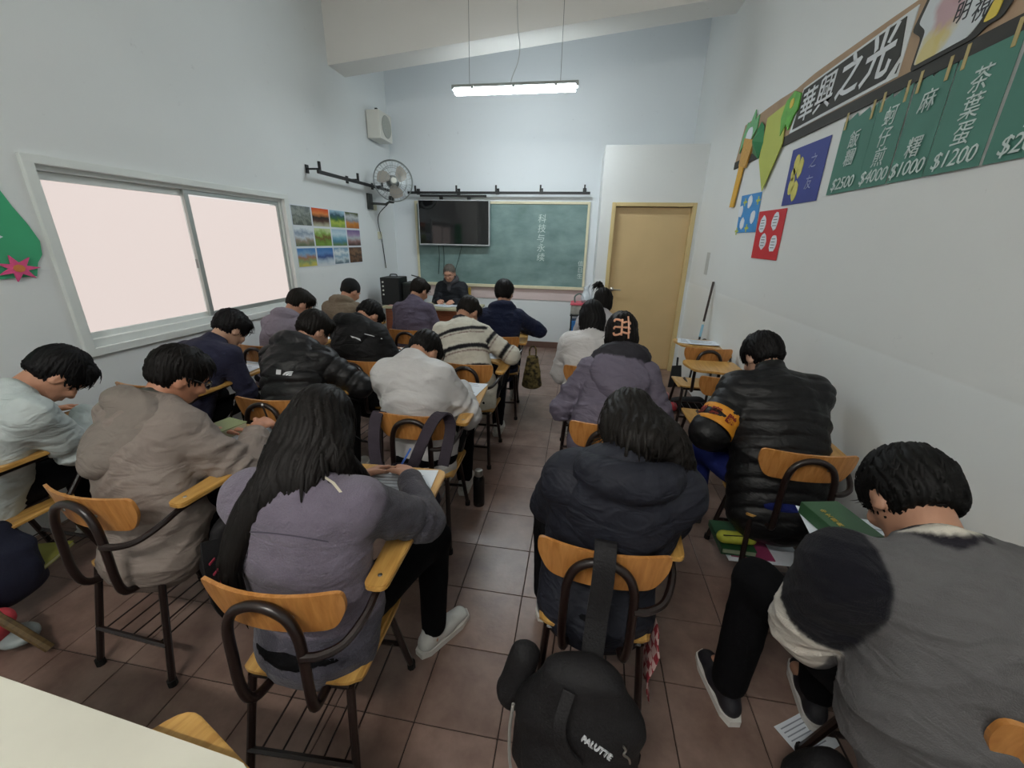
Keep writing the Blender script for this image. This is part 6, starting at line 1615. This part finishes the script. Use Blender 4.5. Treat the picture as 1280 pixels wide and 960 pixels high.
MB().tube(spline([(-0.06, -0.05, 0.17), (-0.065, -0.05, 0.26), (0.0, -0.05, 0.30), (0.05, -0.05, 0.26), (0.05, -0.05, 0.17)], 4), 0.012, 7).build('carry_handle', mat('grey_green_plastic', '#5f716a', 0.4), e, True)
e = empty('plastic_bag', (0.10, 6.12, 0.785), 0, 'crumpled white plastic bag on the pink-lidded box', 'bag')
sd = Sdf().cone((0, 0, 0.06), (0.0, 0, 0.20), 0.075, 0.035, k=0.02); sd.cone((0, 0, 0.20), (0.05, 0, 0.27), 0.03, 0.012, k=0.02)
sdf_obj('bag', sd, 0.01, mat('white_film', '#c9d0d6', 0.35, 0.1, 20), e, 12, 0.014, (22, 22, 22))
# squeegee leaning in the right-hand corner
e = empty('squeegee', (1.19, 4.28, 0), 0, 'floor squeegee with black pole and light blue sleeve leaning on the wall', 'squeegee')
A, B = Vector((0, 0, 0.02)), Vector((0.142, 0.20, 1.27)); L_ = lambda t: tuple(A+(B-A)*t)
MB().tube([L_(0), L_(0.56)], 0.011, 8).build('pole', mat('black_pole', '#1a1c1e', 0.4), e, True)
MB().tube([L_(0.56), L_(0.66)], 0.0125, 8).build('sleeve', mat('light_blue_plastic', '#8fc0d8', 0.4), e, True)
MB().tube([L_(0.66), L_(0.685)], 0.012, 8).build('white_ring', M_WPL, e, True)
MB().tube([L_(0.685), L_(1)], 0.0115, 8).build('grip', mat('dark_brown_grip', '#2f221f', 0.5), e, True)
MB().cbox((0, 0, 0.02), (0.36, 0.03, 0.04), 0.006).build('blade', M_BLK, e)
MB().tube(spline([L_(0.50), (0.12, 0.10, 0.70), (0.15, 0.12, 0.68), (0.15, 0.12, 0.64)], 4), 0.008, 6).build('hook', mat('grey_plastic', '#6c7072', 0.5), e, True)
# floor clutter by the wall
e = empty('dustpan', (1.22, 4.86, 0), 0.4, 'black dustpan standing against the wall by the door', 'dustpan')
MB().prism([(-0.09, 0.0), (0.09, 0.0), (0.06, 0.26), (-0.06, 0.26)], 0.0, 0.012, lambda a, b, c: (a, c+0.25*b*0.3, b)).build('pan', M_BLK, e); MB().tube([(0, 0.02, 0.26), (0, 0.03, 0.36)], 0.011, 7).build('handle', M_BLK, e, True)
e = empty('gym_bag', (1.19, 4.12, 0), 0.2, 'black and red sports bag on the floor under the empty chairs', 'bag')
sd = Sdf().cone((-0.14, 0, 0.07), (0.10, 0, 0.08), 0.07, 0.075, k=0.02); sdf_obj('bag', sd, 0.012, M_BAGB, e, 14, 0.01)
sdf_obj('red_panel', Sdf().ell((-0.17, -0.03, 0.06), (0.045, 0.06, 0.05)), 0.01, mat('red_fabric', '#b83a44', 0.7), e, 15, 0.004)
sdf_obj('pink_panel', Sdf().ell((-0.20, 0.10, 0.12), (0.035, 0.05, 0.045)), 0.01, mat('pink_fabric', '#cf8a8c', 0.7), e, 16, 0.004)
e = empty('plastic_bag', (1.20, 3.66, 0), 0.1, 'white plastic bag on the floor beneath the empty chair by the wall', 'bag')
sdf_obj('bag', Sdf().cone((0, 0, 0.07), (0.02, 0, 0.20), 0.07, 0.04, k=0.02), 0.011, mat('white_film', '#c9d0d6', 0.35, 0.1, 20), e, 18, 0.012, (20, 20, 20))

# ------------------------------------------------------------------ back of the room: cream table, loose bits at the left
tb = empty('work_table', (-1.10, 0.157, 0), math.radians(-4), 'cream-topped table with worn green edge at the back of the room', 'table')
out = rounded([(-0.62, -0.25), (0.60, -0.25), (0.60, 0.25), (-0.62, 0.25)], [0.02, 0.02, 0.05, 0.02], 5)
MB().prism(out, 0.742, 0.756).build('tabletop', mat('cream_laminate', '#d6d4c6', 0.5, 0.05, 7), tb)
MB().prism(rounded([(-0.622, -0.252), (0.602, -0.252), (0.602, 0.252), (-0.622, 0.252)], [0.02, 0.02, 0.05, 0.02], 5), 0.722, 0.742).build('edge_band', mat('worn_mint_paint', '#9fc4ae', 0.6, vscale=40, col2='#b8b49c'), tb)
for sx in (-0.56, 0.54):
    for sy in (-0.20, 0.20): MB().tube([(sx, sy, 0), (sx, sy, 0.722)], 0.016, 8).build('leg', M_CTUBE, tb, True)
book(-0.98, 0.20, 0.757, 0.34, 0.16, 0.012, -6, 'green-covered notebook on the cream table', '#3f8a5c', '#cfd6c6', name='notebook')
e = empty('wooden_stick', (-2.02, 0.88, 0), 0, 'plain wooden stick leaning among the bags at the wall side', 'stick')
MB().tube([(0, 0, 0.02), (-0.30, -0.06, 0.40)], 0.017, 8).build('stick', wood_mat('dull_wood', '#4e3d22', '#6b5530', 0.6), e, True)
e = empty('carry_bag', (-2.18, 0.86, 0), 0, 'red and grey soft bag on the floor beside the leaning stick', 'bag')
sdf_obj('bag', Sdf().cone((-0.06, -0.02, 0.09), (0.0, 0, 0.16), 0.075, 0.05, k=0.02), 0.012, mat('red_fabric', '#b83a44', 0.7), e, 21, 0.01)
sdf_obj('grey_flap', Sdf().ell((0.02, 0.02, 0.06), (0.07, 0.06, 0.03)), 0.01, mat('grey_film', '#8a9494', 0.4), e, 22, 0.006)
